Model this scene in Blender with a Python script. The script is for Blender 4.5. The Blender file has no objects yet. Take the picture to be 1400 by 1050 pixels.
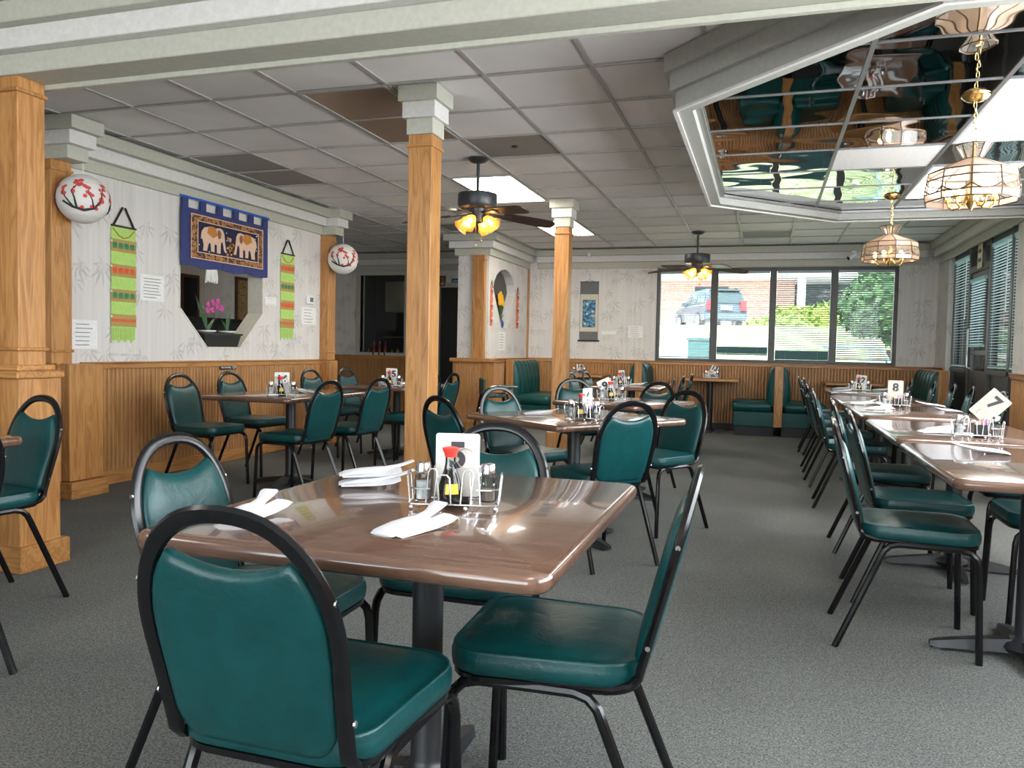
import bpy, bmesh, math, random
from math import sin, cos, pi, radians, sqrt, atan2
from mathutils import Vector, Matrix
from mathutils.geometry import tessellate_polygon
random.seed(7)
scn = bpy.context.scene
COL = scn.collection

# ------------------------------------------------------------------ camera
H = 1.12                                   # eye height
YAW, PITCH, ROLL = radians(17.655), radians(-2.543), radians(1.191)
fw = Vector((-sin(YAW)*cos(PITCH), cos(YAW)*cos(PITCH), sin(PITCH)))
r0 = Vector((cos(YAW), sin(YAW), 0)); u0 = r0.cross(fw)
rr = r0*cos(ROLL) + u0*sin(ROLL); uu = -r0*sin(ROLL) + u0*cos(ROLL)
cam = bpy.data.cameras.new('camera'); cam.sensor_width = 36; cam.lens = 1080/1400*36
cam.clip_start = .02; cam.clip_end = 300
camo = bpy.data.objects.new('camera', cam); COL.objects.link(camo)
m = Matrix.Identity(4)
for i in range(3):
    m[i][0] = rr[i]; m[i][1] = uu[i]; m[i][2] = -fw[i]; m[i][3] = (0, 0, H)[i]
camo.matrix_world = m
scn.camera = camo
scn.view_settings.view_transform = 'Standard'; scn.view_settings.look = 'None'
scn.view_settings.gamma = 1; scn.view_settings.use_curve_mapping = False
scn.view_settings.exposure = 1.2

# ------------------------------------------------------------------ sky, sun, window portals, added daylight lamps
SKY = 2.2
w = bpy.data.worlds.new('sky'); scn.world = w; w.use_nodes = True
bg = w.node_tree.nodes['Background']; bg.inputs[0].default_value = (.86, .93, 1, 1); bg.inputs[1].default_value = SKY
sun = bpy.data.lights.new('sun', 'SUN'); sun.energy = 4.6; sun.angle = radians(2); sun.color = (1, .96, .88)
so = bpy.data.objects.new('sun', sun); COL.objects.link(so)
so.rotation_euler = Vector((.10, .62, -.78)).to_track_quat('-Z', 'Y').to_euler()
def portal(name, loc, rot, sx, sy):
    l = bpy.data.lights.new(name, 'AREA'); l.shape = 'RECTANGLE'; l.size = sx; l.size_y = sy
    l.cycles.is_portal = True
    o = bpy.data.objects.new(name, l); COL.objects.link(o); o.location = loc; o.rotation_euler = rot
portal('portal_back', (.08, 12.12, 1.68), (radians(-90), 0, 0), 3.3, 1.4)
portal('portal_right', (2.42, 9.85, 1.65), (0, radians(90), 0), 1.5, 2.9)
def daylight(name, loc, rot, sx, sy, power, col=(.90, .95, 1)):
    l = bpy.data.lights.new(name, 'AREA'); l.shape = 'RECTANGLE'; l.size = sx; l.size_y = sy; l.energy = power; l.color = col
    o = bpy.data.objects.new(name, l); COL.objects.link(o); o.location = loc; o.rotation_euler = rot
daylight('added_daylight_right', (2.24, 3.2, 1.65), (0, radians(90), 0), 1.35, 6.0, 120)  # area lamps added at the unseen window bands, in place of daylight
daylight('added_daylight_front', (-1.6, -3.62, 1.5), (radians(90), 0, 0), 6.1, 1.9, 70)

# ------------------------------------------------------------------ node helpers
class N:
    def __init__(s, name):
        s.m = bpy.data.materials.new(name); s.m.use_nodes = True
        s.t = s.m.node_tree; s.b = s.t.nodes['Principled BSDF']; s.out = s.t.nodes['Material Output']
    def n(s, kind, **kw):
        x = s.t.nodes.new('ShaderNode'+kind)
        for k, v in kw.items():
            if k.startswith('i_'):
                key = k[2:]; x.inputs[int(key) if key.isdigit() else key.replace('_', ' ')].default_value = v
            else: setattr(x, k, v)
        return x
    def l(s, a, b): s.t.links.new(a, b)
    def set(s, **kw):
        for k, v in kw.items(): s.b.inputs[k.replace('_', ' ')].default_value = v
        return s
    def ramp(s, fac, stops, interp='LINEAR'):
        r = s.n('ValToRGB'); e = r.color_ramp; e.interpolation = interp
        while len(e.elements) < len(stops): e.elements.new(.5)
        for el, (p, c) in zip(e.elements, stops):
            el.position = p; el.color = (*c, 1) if len(c) == 3 else c
        s.l(fac, r.inputs[0]); return r
    def mix(s, f, a, b, bt='MIX'):
        x = s.n('MixRGB', blend_type=bt)
        for i, v in zip((0, 1, 2), (f, a, b)):
            if hasattr(v, 'links'): s.l(v, x.inputs[i])
            elif i == 0: x.inputs[0].default_value = v
            else: x.inputs[i].default_value = (*v, 1)
        return x.outputs[0]
    def bump(s, h, strength=.3, dist=.01):
        x = s.n('Bump', i_Strength=strength, i_Distance=dist); s.l(h, x.inputs['Height']); s.l(x.outputs[0], s.b.inputs['Normal'])
    def coords(s, kind='Object', scale=(1, 1, 1), rot=(0, 0, 0)):
        if kind == 'Pos': o = s.n('NewGeometry').outputs['Position']
        else: o = s.n('TexCoord').outputs[kind]
        mp = s.n('Mapping'); mp.inputs['Scale'].default_value = scale; mp.inputs['Rotation'].default_value = rot
        s.l(o, mp.inputs[0]); return mp.outputs[0]
    def noise(s, vec, scale, detail=2, rough=.5, dim='3D', dist=0):
        x = s.n('TexNoise', i_Scale=scale, i_Detail=detail, i_Roughness=rough, i_Distortion=dist); s.l(vec, x.inputs['Vector']); return x.outputs['Fac']
MAT = {}
def plain(name, col, rough=.5, metal=0, **kw):
    q = N(name); q.set(Base_Color=(*col, 1), Roughness=rough, Metallic=metal)
    v = q.coords('Object'); h = q.noise(v, 40, 2)
    a = tuple(c*.94 for c in col); b = tuple(min(1, c*1.06) for c in col)
    q.l(q.ramp(h, [(.3, a), (.7, b)]).outputs[0], q.b.inputs['Base Color'])
    for k, val in kw.items(): q.b.inputs[k.replace('_', ' ')].default_value = val
    MAT[name] = q.m; return q
def emis(name, col, strength, base=(.8, .8, .8)):
    q = N(name); q.set(Base_Color=(*base, 1), Emission_Color=(*col, 1), Emission_Strength=strength, Roughness=.4); MAT[name] = q.m; return q
def wood(name, axis, c1, c2, c3, rough=.38, sc=1.0):
    q = N(name); s = [9*sc]*3; s['xyz'.index(axis)] = .9*sc
    v = q.coords('Pos', s)
    n1 = q.noise(v, 1.6, 3, .55, dist=.9)
    wv = q.n('Math', operation='MULTIPLY', i_1=9.0); q.l(n1, wv.inputs[0])
    fr = q.n('Math', operation='PINGPONG', i_1=1.0); q.l(wv.outputs[0], fr.inputs[0])
    s2 = [160]*3; s2['xyz'.index(axis)] = 6
    fine = q.noise(q.coords('Pos', s2), 1.0, 2)
    c = q.ramp(fr.outputs[0], [(.0, c1), (.55, c2), (1, c3)]).outputs[0]
    c = q.mix(.28, c, q.ramp(fine, [(.35, (.35, .3, .25)), (.62, (1, 1, 1))]).outputs[0], 'MULTIPLY')
    oi = q.n('ObjectInfo'); rv = q.ramp(oi.outputs['Random'], [(0, (.86, .84, .8)), (1, (1, 1, 1))])
    c = q.mix(1, c, rv.outputs[0], 'MULTIPLY')
    q.l(c, q.b.inputs['Base Color']); q.set(Roughness=rough); q.bump(fine, .15, .002); MAT[name] = q.m
OAK = ((.55, .27, .09), (.48, .225, .07), (.38, .165, .048))
for ax in 'xyz': wood('oak_'+ax, ax, *OAK)
BEAD = ((.56, .295, .12), (.51, .26, .10), (.43, .205, .073))
wood('bead', 'z', *BEAD, rough=.45)
plain('cornice_grey', (.47, .465, .395), .55); plain('cornice_white', (.66, .64, .62), .5)
plain('ring_grey_shaded', (.42, .425, .39), .5)  # cornice paint, darkened to carry the shade on the tray ring
plain('black_metal', (.005, .005, .006), .2, 0, Specular_IOR_Level=.4)
plain('pedestal_black', (.016, .017, .02), .4)
plain('chrome', (.75, .75, .77), .16, 1); plain('wire', (.7, .7, .7), .25, 1)
plain('brass', (.72, .52, .2), .22, 1); plain('dark_frame', (.065, .062, .06), .4)
plain('alu', (.34, .34, .33), .4, .6); plain('tee', (.42, .41, .40), .5); plain('black', (.01, .01, .01), .5)
plain('paper', (.78, .77, .76), .6); plain('ink', (.05, .05, .055), .6); plain('napkin', (.66, .66, .68), .8)
plain('sign_white', (.74, .71, .66), .4); plain('sign_tan', (.60, .51, .40), .45)
plain('red_plastic', (.8, .05, .03), .35); plain('white_plastic', (.75, .75, .74), .4)
plain('soy', (.012, .008, .006), .08); plain('salt', (.8, .8, .8), .7); plain('pepper', (.30, .24, .2), .8)
plain('yellow', (.8, .55, .05), .5); plain('pink', (.8, .2, .45), .5); plain('packet', (.75, .7, .5), .6); plain('blue_packet', (.1, .25, .6), .6)
plain('navy', (.035, .045, .16), .85); plain('navy_dark', (.012, .014, .05), .85); plain('elephant', (.68, .46, .33), .8)
plain('elephant_line', (.25, .1, .06), .8); plain('saddle', (.48, .19, .03), .8); plain('blue_rod', (.02, .12, .6), .4)
plain('lime', (.42, .63, .16), .8); plain('gold_band', (.42, .28, .09), .8); plain('green_dye', (.02, .22, .1), .8); plain('red_dye', (.72, .08, .03), .8)
plain('orange_cloth', (.75, .12, .04), .8); plain('tassel', (.75, .74, .7), .9)
plain('scroll_grey', (.15, .15, .155), .85); plain('scroll_cream', (.62, .57, .44), .8)
plain('branch', (.02, .02, .022), .7); plain('blossom', (.62, .07, .06), .7)
plain('leaf_dark', (.03, .09, .03), .4); plain('orchid', (.50, .06, .27), .5); plain('daffodil', (.85, .45, .02), .6); plain('blue_pot', (.02, .05, .2), .2)
plain('black_planter', (.018, .018, .018), .45); plain('reveal', (.62, .60, .52), .6)
plain('fan_metal', (.03, .032, .036), .35); plain('fan_blade', (.045, .018, .014), .35); plain('fan_blade_grey', (.18, .18, .22), .3)
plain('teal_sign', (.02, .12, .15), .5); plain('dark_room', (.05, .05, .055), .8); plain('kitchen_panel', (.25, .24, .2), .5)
plain('bottle_red', (.12, .02, .015), .2); plain('toe_kick', (.02, .022, .025), .6); plain('lamp_came', (.09, .055, .035), .45, .6)
plain('vent_grey', (.26, .25, .23), .7); plain('blind', (.34, .40, .40), .5); plain('blind_dark', (.03, .12, .13), .5)
plain('asphalt', (.5, .5, .5), .9); plain('suv_paint', (.10, .135, .17), .25); plain('suv_glass', (.07, .11, .13), .1)
plain('tyre', (.05, .05, .05), .8); plain('tail_light', (.8, .06, .08), .3); plain('wheel', (.6, .6, .62), .3, .5)
plain('white_trim', (.85, .85, .83), .6); plain('roof_teal', (.15, .45, .45), .6); plain('shade_dark', (.06, .08, .1), .8); plain('handrail', (.25, .5, .55), .4)
plain('concrete', (.62, .6, .57), .9)
plain('tee_dark', (.2, .2, .2), .35, .5); plain('niche_shade', (.09, .085, .08), .8); plain('table_edge', (.10, .05, .03), .3)

def mk_vinyl(name, c, strength=.35):
    q = N(name); v = q.coords('Object', (1, 1, 1))
    a = q.noise(v, 14, 4, .6, dist=.6); b = q.noise(v, 320, 1)
    q.l(q.ramp(a, [(.3, tuple(x*.82 for x in c)), (.7, tuple(min(1, x*1.15) for x in c))]).outputs[0], q.b.inputs['Base Color'])
    ad = q.n('Math', operation='MULTIPLY_ADD', i_1=.12); q.l(b, ad.inputs[0]); q.l(a, ad.inputs[2])
    q.bump(ad.outputs[0], strength, .006)
    q.set(Roughness=.34, Specular_IOR_Level=.4); MAT[name] = q.m
mk_vinyl('vinyl', (.002, .050, .052)); mk_vinyl('vinyl_booth', (.003, .06, .058), .2)

def mk_carpet():
    q = N('carpet'); v = q.coords('Pos'); a = q.noise(v, 150, 3, .8); b = q.noise(v, 1.6, 3); f = q.noise(v, 45, 3, .7)
    c = q.ramp(a, [(.32, (.03, .032, .03)), (.68, (.27, .275, .262))]).outputs[0]
    c = q.mix(.5, c, q.ramp(f, [(.3, (.55, .55, .55)), (.7, (1.2, 1.2, 1.2))]).outputs[0], 'MULTIPLY')
    c = q.mix(.5, c, q.ramp(b, [(.35, (.8, .8, .8)), (.7, (1.1, 1.12, 1.08))]).outputs[0], 'MULTIPLY')
    q.l(c, q.b.inputs['Base Color']); q.set(Roughness=.95, Specular_IOR_Level=.1); q.bump(a, .5, .004); MAT['carpet'] = q.m
mk_carpet()
def mk_wallpaper():
    q = N('wallpaper'); pos = q.n('NewGeometry').outputs['Position']
    sx = q.n('SeparateXYZ'); q.l(pos, sx.inputs[0])
    ad = q.n('Math', operation='ADD'); q.l(sx.outputs[0], ad.inputs[0]); q.l(sx.outputs[1], ad.inputs[1])
    cb = q.n('CombineXYZ'); q.l(ad.outputs[0], cb.inputs[0]); q.l(sx.outputs[2], cb.inputs[1]); uv = cb.outputs[0]
    def mp(scale, rot=0, loc=(0, 0, 0)):
        x = q.n('Mapping'); x.inputs['Scale'].default_value = scale; x.inputs['Rotation'].default_value = (0, 0, rot); x.inputs['Location'].default_value = loc
        q.l(uv, x.inputs[0]); return x.outputs[0]
    st = q.noise(mp((26, .7, 1)), 1, 3, .6)
    base = q.ramp(st, [(.3, (.61, .575, .545)), (.55, (.665, .635, .61)), (.75, (.71, .69, .67))]).outputs[0]
    def M_(op, a, b_=None, c_=None):
        x = q.n('Math', operation=op)
        for i, v in enumerate((a, b_, c_)):
            if v is None: continue
            if hasattr(v, 'links'): q.l(v, x.inputs[i])
            else: x.inputs[i].default_value = v
        return x.outputs[0]
    tot = None
    for sc_, off, seed in ((3.3, (0, 0, 0), 0), (2.6, (4.37, 2.61, 0), 1)):
        co = mp((sc_, sc_*.92, 1), 0, off)
        vo = q.n('TexVoronoi', voronoi_dimensions='2D', i_Scale=1.0, i_Randomness=.75); q.l(co, vo.inputs['Vector'])
        df = q.n('VectorMath', operation='SUBTRACT'); q.l(co, df.inputs[0]); q.l(vo.outputs['Position'], df.inputs[1])
        s3 = q.n('SeparateXYZ'); q.l(df.outputs[0], s3.inputs[0]); sc3 = q.n('SeparateXYZ'); q.l(vo.outputs['Color'], sc3.inputs[0])
        flip = M_('SUBTRACT', M_('MULTIPLY', M_('GREATER_THAN', sc3.outputs[0], .5), 2.0), 1.0)
        lx = M_('MULTIPLY', s3.outputs[0], flip); ly = s3.outputs[1]
        wob = M_('MULTIPLY_ADD', sc3.outputs[1], .7, -.35)
        ca, sa = M_('COSINE', wob), M_('SINE', wob)
        rx = M_('SUBTRACT', M_('MULTIPLY', lx, ca), M_('MULTIPLY', ly, sa)); ry = M_('ADD', M_('MULTIPLY', lx, sa), M_('MULTIPLY', ly, ca))
        for ang, L_, W_, ox, oy in ((-20, .40, .034, 0, 0), (-52, .44, .036, .02, 0), (-82, .36, .030, 0, 0), (-118, .40, .034, -.02, 0), (-155, .34, .03, 0, .02), (28, .26, .022, 0, 0), (-95, .30, .026, .12, .12)):
            c0, s0 = cos(radians(ang)), sin(radians(ang))
            px = M_('SUBTRACT', rx, ox); py = M_('SUBTRACT', ry, oy)
            al = M_('ADD', M_('MULTIPLY', px, c0), M_('MULTIPLY', py, s0)); be = M_('ADD', M_('MULTIPLY', px, -s0), M_('MULTIPLY', py, c0))
            tt = M_('DIVIDE', al, L_); pr_ = M_('MULTIPLY', M_('MULTIPLY', tt, M_('SUBTRACT', 1.0, tt)), 4*W_)
            mm = q.n('Math', operation='DIVIDE', use_clamp=True, i_1=.018); q.l(M_('SUBTRACT', pr_, M_('ABSOLUTE', be)), mm.inputs[0])
            tot = mm.outputs[0] if tot is None else M_('MAXIMUM', tot, mm.outputs[0])
    soft = q.noise(mp((14, 14, 1)), 1, 2)
    fac = M_('MULTIPLY', tot, M_('MULTIPLY_ADD', soft, 1.0, -.08))
    c = q.mix(fac, base, (.34, .325, .305))
    q.l(c, q.b.inputs['Base Color']); q.set(Roughness=.6); MAT['wallpaper'] = q.m
mk_wallpaper()
def mk_tile():
    q = N('ceiling_tile'); v = q.coords('Pos'); a = q.noise(v, 170, 2, .6); b = q.noise(v, 2.2, 2)
    oi = q.n('ObjectInfo'); rv = q.ramp(oi.outputs['Random'], [(0, (.74, .725, .72)), (1, (.84, .825, .82))]).outputs[0]
    c = q.mix(.5, rv, q.ramp(b, [(.3, (.86, .85, .84)), (.7, (1.05, 1.05, 1.05))]).outputs[0], 'MULTIPLY')
    vo = q.n('TexVoronoi', i_Scale=55.0); q.l(v, vo.inputs['Vector'])
    sp = q.noise(v, 9, 1)
    pores = q.ramp(vo.outputs['Distance'], [(.08, (.55, .53, .5)), (.16, (1, 1, 1))]).outputs[0]
    c = q.mix(q.ramp(sp, [(.58, (0, 0, 0)), (.66, (.6, .6, .6))]).outputs[0], c, q.mix(1, c, pores, 'MULTIPLY'))
    q.l(c, q.b.inputs['Base Color']); q.set(Roughness=.9); q.bump(a, .12, .002); MAT['ceiling_tile'] = q.m
mk_tile()
def mk_laminate():
    q = N('laminate'); v = q.coords('Object', (2.2, 26, 2)); a = q.noise(v, 1.3, 4, .6, dist=.5)
    f = q.noise(q.coords('Object', (9, 260, 9)), 1, 2)
    c = q.ramp(a, [(.3, (.085, .042, .028)), (.5, (.14, .072, .047)), (.72, (.19, .105, .07))]).outputs[0]
    c = q.mix(.4, c, q.ramp(f, [(.3, (.6, .55, .5)), (.65, (1.1, 1.1, 1.1))]).outputs[0], 'MULTIPLY')
    q.l(c, q.b.inputs['Base Color']); q.set(Roughness=.2, Specular_IOR_Level=.6, Coat_Weight=.65, Coat_Roughness=.05)
    q.bump(q.noise(q.coords('Object'), 45, 3), .03, .003); MAT['laminate'] = q.m
mk_laminate()
def mk_mirror():
    q = N('mirror'); q.set(Base_Color=(.50, .51, .53, 1), Metallic=1, Roughness=.02)
    v = q.coords('Object'); oi = q.n('ObjectInfo'); ad = q.n('VectorMath', operation='ADD'); q.l(v, ad.inputs[0])
    cb = q.n('CombineXYZ'); mu = q.n('Math', operation='MULTIPLY', i_1=40.0); q.l(oi.outputs['Random'], mu.inputs[0]); q.l(mu.outputs[0], cb.inputs[0]); q.l(cb.outputs[0], ad.inputs[1])
    q.bump(q.noise(ad.outputs[0], 1.9, 1, .4), .16, .07); MAT['mirror'] = q.m
mk_mirror()
def mk_glass():
    q = N('pane_glass'); tr = q.n('BsdfTransparent'); gl = q.n('BsdfGlossy', i_Roughness=.02); fr = q.n('Fresnel', i_IOR=1.35); mx = q.n('MixShader')
    tr.inputs[0].default_value = (.94, .97, .96, 1)
    q.l(fr.outputs[0], mx.inputs[0]); q.l(tr.outputs[0], mx.inputs[1]); q.l(gl.outputs[0], mx.inputs[2]); q.l(mx.outputs[0], q.out.inputs[0]); MAT['pane_glass'] = q.m
    q = N('dark_glass'); q.set(Base_Color=(.012, .013, .014, 1), Roughness=.06, Specular_IOR_Level=.6); MAT['dark_glass'] = q.m
    q = N('clear_glass'); tr = q.n('BsdfTransparent'); gl = q.n('BsdfGlossy', i_Roughness=.05); fr = q.n('Fresnel', i_IOR=1.5); mx = q.n('MixShader')
    tr.inputs[0].default_value = (.80, .82, .82, 1)
    q.l(fr.outputs[0], mx.inputs[0]); q.l(tr.outputs[0], mx.inputs[1]); q.l(gl.outputs[0], mx.inputs[2]); q.l(mx.outputs[0], q.out.inputs[0]); MAT['clear_glass'] = q.m
    for nm, col, f, em in (('lamp_glass_pink', (.70, .55, .46), .42, .32), ('lamp_glass_clear', (.78, .74, .68), .10, .12), ('fan_shade', (1, .56, .12), .75, 0)):
        q = N(nm); d = q.n('BsdfTranslucent'); d.inputs[0].default_value = (*col, 1); tr = q.n('BsdfTransparent'); tr.inputs[0].default_value = (.9, .88, .84, 1)
        df = q.n('BsdfDiffuse'); df.inputs[0].default_value = (*col, 1); gl = q.n('BsdfGlossy', i_Roughness=.1)
        m1 = q.n('MixShader', i_0=.5); q.l(d.outputs[0], m1.inputs[1]); q.l(df.outputs[0], m1.inputs[2])
        m2 = q.n('MixShader', i_0=f); q.l(tr.outputs[0], m2.inputs[1]); q.l(m1.outputs[0], m2.inputs[2])
        m3 = q.n('MixShader', i_0=.06); q.l(m2.outputs[0], m3.inputs[1]); q.l(gl.outputs[0], m3.inputs[2]); q.l(m3.outputs[0], q.out.inputs[0]); MAT[nm] = q.m
mk_glass()
emis('troffer', (1, .93, .80), 9.5); emis('troffer_front_fill', (1, .93, .82), 3.6); emis('bulb', (1, .72, .36), 20); emis('bulb_small', (1, .72, .36), 9); emis('troffer_cool', (1, .95, .87), 6.5)
emis('kitchen_light', (1, .85, .6), .7); emis('warm_fill_panel', (1, .84, .62), 2.2)
for nm, hi in (('troffer', 9.5), ('troffer_cool', 6.5)):       # two tubes glow through the lens
    qm = MAT[nm]; nt = qm.node_tree; tc = nt.nodes.new('ShaderNodeTexCoord'); sp_ = nt.nodes.new('ShaderNodeSeparateXYZ'); nt.links.new(tc.outputs['Object'], sp_.inputs[0])
    wv_ = nt.nodes.new('ShaderNodeMath'); wv_.operation = 'MULTIPLY'; wv_.inputs[1].default_value = 21.0; nt.links.new(sp_.outputs[0], wv_.inputs[0])
    cs_ = nt.nodes.new('ShaderNodeMath'); cs_.operation = 'COSINE'; nt.links.new(wv_.outputs[0], cs_.inputs[0])
    ma_ = nt.nodes.new('ShaderNodeMath'); ma_.operation = 'MULTIPLY_ADD'; ma_.inputs[1].default_value = -hi*.55; ma_.inputs[2].default_value = hi; nt.links.new(cs_.outputs[0], ma_.inputs[0])
    nt.links.new(ma_.outputs[0], nt.nodes['Principled BSDF'].inputs['Emission Strength'])
q = N('paper_lantern'); v = q.coords('Object'); d = q.n('TexWave', i_Scale=9.0, bands_direction='Z', i_Distortion=.0); q.l(v, d.inputs['Vector'])
q.set(Base_Color=(.74, .71, .67, 1), Roughness=.8); q.bump(d.outputs['Fac'], .25, .004); MAT['paper_lantern'] = q.m
def mk_mosaic(name, scale, c1, c2, c3, thr=(.45, .55)):
    q = N(name); v = q.coords('Pos'); a = q.noise(v, scale, 2, .6); b = q.noise(v, scale*2.7, 1)
    c = q.ramp(a, [(thr[0], c1), (thr[1], c2)]).outputs[0]; c = q.mix(q.ramp(b, [(.6, (0, 0, 0)), (.64, (1, 1, 1))]).outputs[0], c, c3)
    q.l(c, q.b.inputs['Base Color']); q.set(Roughness=.85); MAT[name] = q.m
mk_mosaic('tapestry_border', 34, (.38, .16, .04), (.02, .015, .03), (.55, .33, .14))
mk_mosaic('lotus_paint', 22, (.03, .12, .24), (.18, .38, .52), (.02, .06, .14))
mk_mosaic('art_gold', 16, (.30, .19, .08), (.26, .16, .06), (.03, .02, .012))
mk_mosaic('foliage_light', 9, (.34, .45, .08), (.16, .28, .05), (.6, .62, .15)); mk_mosaic('foliage_dark', 5, (.05, .12, .05), (.10, .2, .08), (.2, .3, .12))
mk_mosaic('grass', 1.2, (.2, .25, .11), (.3, .34, .19), (.4, .41, .3)); mk_mosaic('floral', 30, (.02, .06, .05), (.03, .1, .08), (.3, .2, .15))
def mk_brick():
    q = N('brick'); pos = q.n('NewGeometry').outputs['Position']; sx = q.n('SeparateXYZ'); q.l(pos, sx.inputs[0]); cb = q.n('CombineXYZ'); q.l(sx.outputs[0], cb.inputs[0]); q.l(sx.outputs[2], cb.inputs[1])
    b = q.n('TexBrick', i_Scale=3.2); b.inputs['Color1'].default_value = (.5, .24, .18, 1); b.inputs['Color2'].default_value = (.62, .36, .3, 1); b.inputs['Mortar'].default_value = (.7, .66, .62, 1)
    q.l(cb.outputs[0], b.inputs['Vector']); q.l(b.outputs[0], q.b.inputs['Base Color']); q.set(Roughness=.9); MAT['brick'] = q.m
mk_brick()

# ------------------------------------------------------------------ mesh helpers
def mesh(bm, name, mat, smooth=False):
    bmesh.ops.recalc_face_normals(bm, faces=bm.faces)
    me = bpy.data.meshes.new(name); bm.to_mesh(me); bm.free()
    if mat: me.materials.append(MAT[mat])
    if smooth:
        for p in me.polygons: p.use_smooth = True
        if smooth != 'all':
            try: me.set_sharp_from_angle(angle=radians(40))
            except Exception: pass
    return me
def ob(name, me, parent=None, loc=None, rot=None, kind=None, label=None):
    o = bpy.data.objects.new(name, me); COL.objects.link(o)
    if parent: o.parent = parent
    if loc: o.location = loc
    if rot: o.rotation_euler = rot
    if kind: o['kind'] = kind
    if label: o['label'] = label
    return o
def part(name, bm, mat, parent, smooth=False, loc=None, rot=None, kind=None, label=None):
    return ob(name, mesh(bm, name, mat, smooth), parent, loc, rot, kind, label)
def thing(name, label, cat, loc=(0, 0, 0), rz=0, group=None):
    o = bpy.data.objects.new(name, None); COL.objects.link(o); o.empty_display_size = .1
    o.location = loc; o.rotation_euler = (0, 0, rz); o['label'] = label; o['category'] = cat
    if group: o['group'] = group
    return o
def tag(o, label, cat, group=None):
    o['label'] = label; o['category'] = cat
    if group: o['group'] = group
    return o
def struct(name, bm, mat, smooth=False):
    return part(name, bm, mat, None, smooth, kind='structure')
def kids(o): return [c for c in bpy.data.objects if c.parent is o]
CH = {}
def copy_tree(o, parent=None):
    c = o.copy(); COL.objects.link(c); c.parent = parent
    if o.name not in CH: CH[o.name] = kids(o)
    for k in CH[o.name]: copy_tree(k, c)
    return c
def place(proto, used, label, loc, rz=0, group=None):
    o = copy_tree(proto) if used[0] else proto
    used[0] = True
    o.location = loc; o.rotation_euler = (0, 0, rz); o['label'] = label
    if group: o['group'] = group
    return o
def NB(): return bmesh.new()
def box(bm, x0, y0, z0, x1, y1, z1, M=None):
    v = [bm.verts.new((x, y, z)) for z in (z0, z1) for x, y in ((x0, y0), (x1, y0), (x1, y1), (x0, y1))]
    if M is not None:
        for k in v: k.co = M @ k.co
    for f in ((3, 2, 1, 0), (4, 5, 6, 7), (0, 1, 5, 4), (1, 2, 6, 5), (2, 3, 7, 6), (3, 0, 4, 7)):
        bm.faces.new([v[i] for i in f])
    return bm
def bevel(bm, w, seg=1):
    bmesh.ops.bevel(bm, geom=list(bm.edges), offset=w, segments=seg, affect='EDGES', profile=.5); return bm
def B(*a): return box(NB(), *a)
def loft(bm, loops, cap0=True, cap1=True, closed=True):
    L = [[bm.verts.new(p) for p in l] for l in loops]
    n = len(L[0])
    for a, b in zip(L, L[1:]):
        for i in range(n if closed else n-1):
            j = (i+1) % n
            bm.faces.new((a[i], a[j], b[j], b[i]))
    if cap0: bm.faces.new(list(reversed(L[0])))
    if cap1: bm.faces.new(L[-1])
    return bm
def tube(bm, pts, r, seg=8, r2=None, nrm=None, closed=False, taper=None):
    P = [Vector(p) for p in pts]; n = len(P)
    T = []
    for i in range(n):
        a = P[i-1] if (i or closed) else P[i]; b = P[(i+1) % n] if (i < n-1 or closed) else P[i]
        T.append((b-a).normalized())
    if nrm is None:
        nrm = Vector((0, 0, 1)) if abs(T[0].z) < .9 else Vector((1, 0, 0))
    nv = Vector(nrm); loops = []
    for i in range(n):
        nv = (nv - T[i]*nv.dot(T[i])).normalized(); bv = T[i].cross(nv)
        k = taper[i] if taper else 1
        loops.append([P[i] + nv*cos(2*pi*j/seg)*r*k + bv*sin(2*pi*j/seg)*(r2 or r)*k for j in range(seg)])
    if closed:
        L = [[bm.verts.new(p) for p in l] for l in loops]
        for i in range(n):
            a, b = L[i], L[(i+1) % n]
            for j in range(seg): bm.faces.new((a[j], a[(j+1) % seg], b[(j+1) % seg], b[j]))
    else: loft(bm, loops)
    return bm
def lathe(bm, prof, seg=16, M=None, ang0=0):
    loops = [[Vector((r*cos(2*pi*j/seg+ang0), r*sin(2*pi*j/seg+ang0), z)) for j in range(seg)] for r, z in prof]
    if M is not None: loops = [[M @ p for p in l] for l in loops]
    return loft(bm, loops)
def prism(bm, poly, z0, z1, fn=lambda x, y, z: (x, y, z)):
    return loft(bm, [[fn(x, y, z0) for x, y in poly], [fn(x, y, z1) for x, y in poly]])
def holed(bm, outer, holes, t0, t1, fn):
    """plate with holes: 2d outlines mapped by fn(u, v, t)"""
    loops = [[Vector((x, y, 0)) for x, y in l] for l in [outer]+holes]
    flat = [p for l in loops for p in l]
    tris = tessellate_polygon(loops)
    va = [bm.verts.new(fn(p.x, p.y, t0)) for p in flat]; vb = [bm.verts.new(fn(p.x, p.y, t1)) for p in flat]
    for t in tris:
        try: bm.faces.new([va[i] for i in t]); bm.faces.new([vb[i] for i in reversed(t)])
        except ValueError: pass
    k = 0
    for l in loops:
        n = len(l)
        for i in range(n): bm.faces.new((va[k+i], va[k+(i+1) % n], vb[k+(i+1) % n], vb[k+i]))
        k += n
    return bm
def rrect(w, d, r, n=5, w2=None):
    out = []
    for (sx, sy, a0) in ((1, 1, 0), (-1, 1, 90), (-1, -1, 180), (1, -1, 270)):
        ww = (w2 if (w2 and sy < 0) else w)
        cx, cy = sx*(ww/2-r), sy*(d/2-r)
        for i in range(n+1):
            a = radians(a0+90*i/n); out.append((cx+r*cos(a), cy+r*sin(a)))
    return out
def sphere(bm, c, r, u=10, v=6, sx=1, sy=1, sz=1):
    bmesh.ops.create_uvsphere(bm, u_segments=u, v_segments=v, radius=r, matrix=Matrix.Translation(c) @ Matrix.Diagonal((sx, sy, sz, 1)))
    return bm
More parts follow.
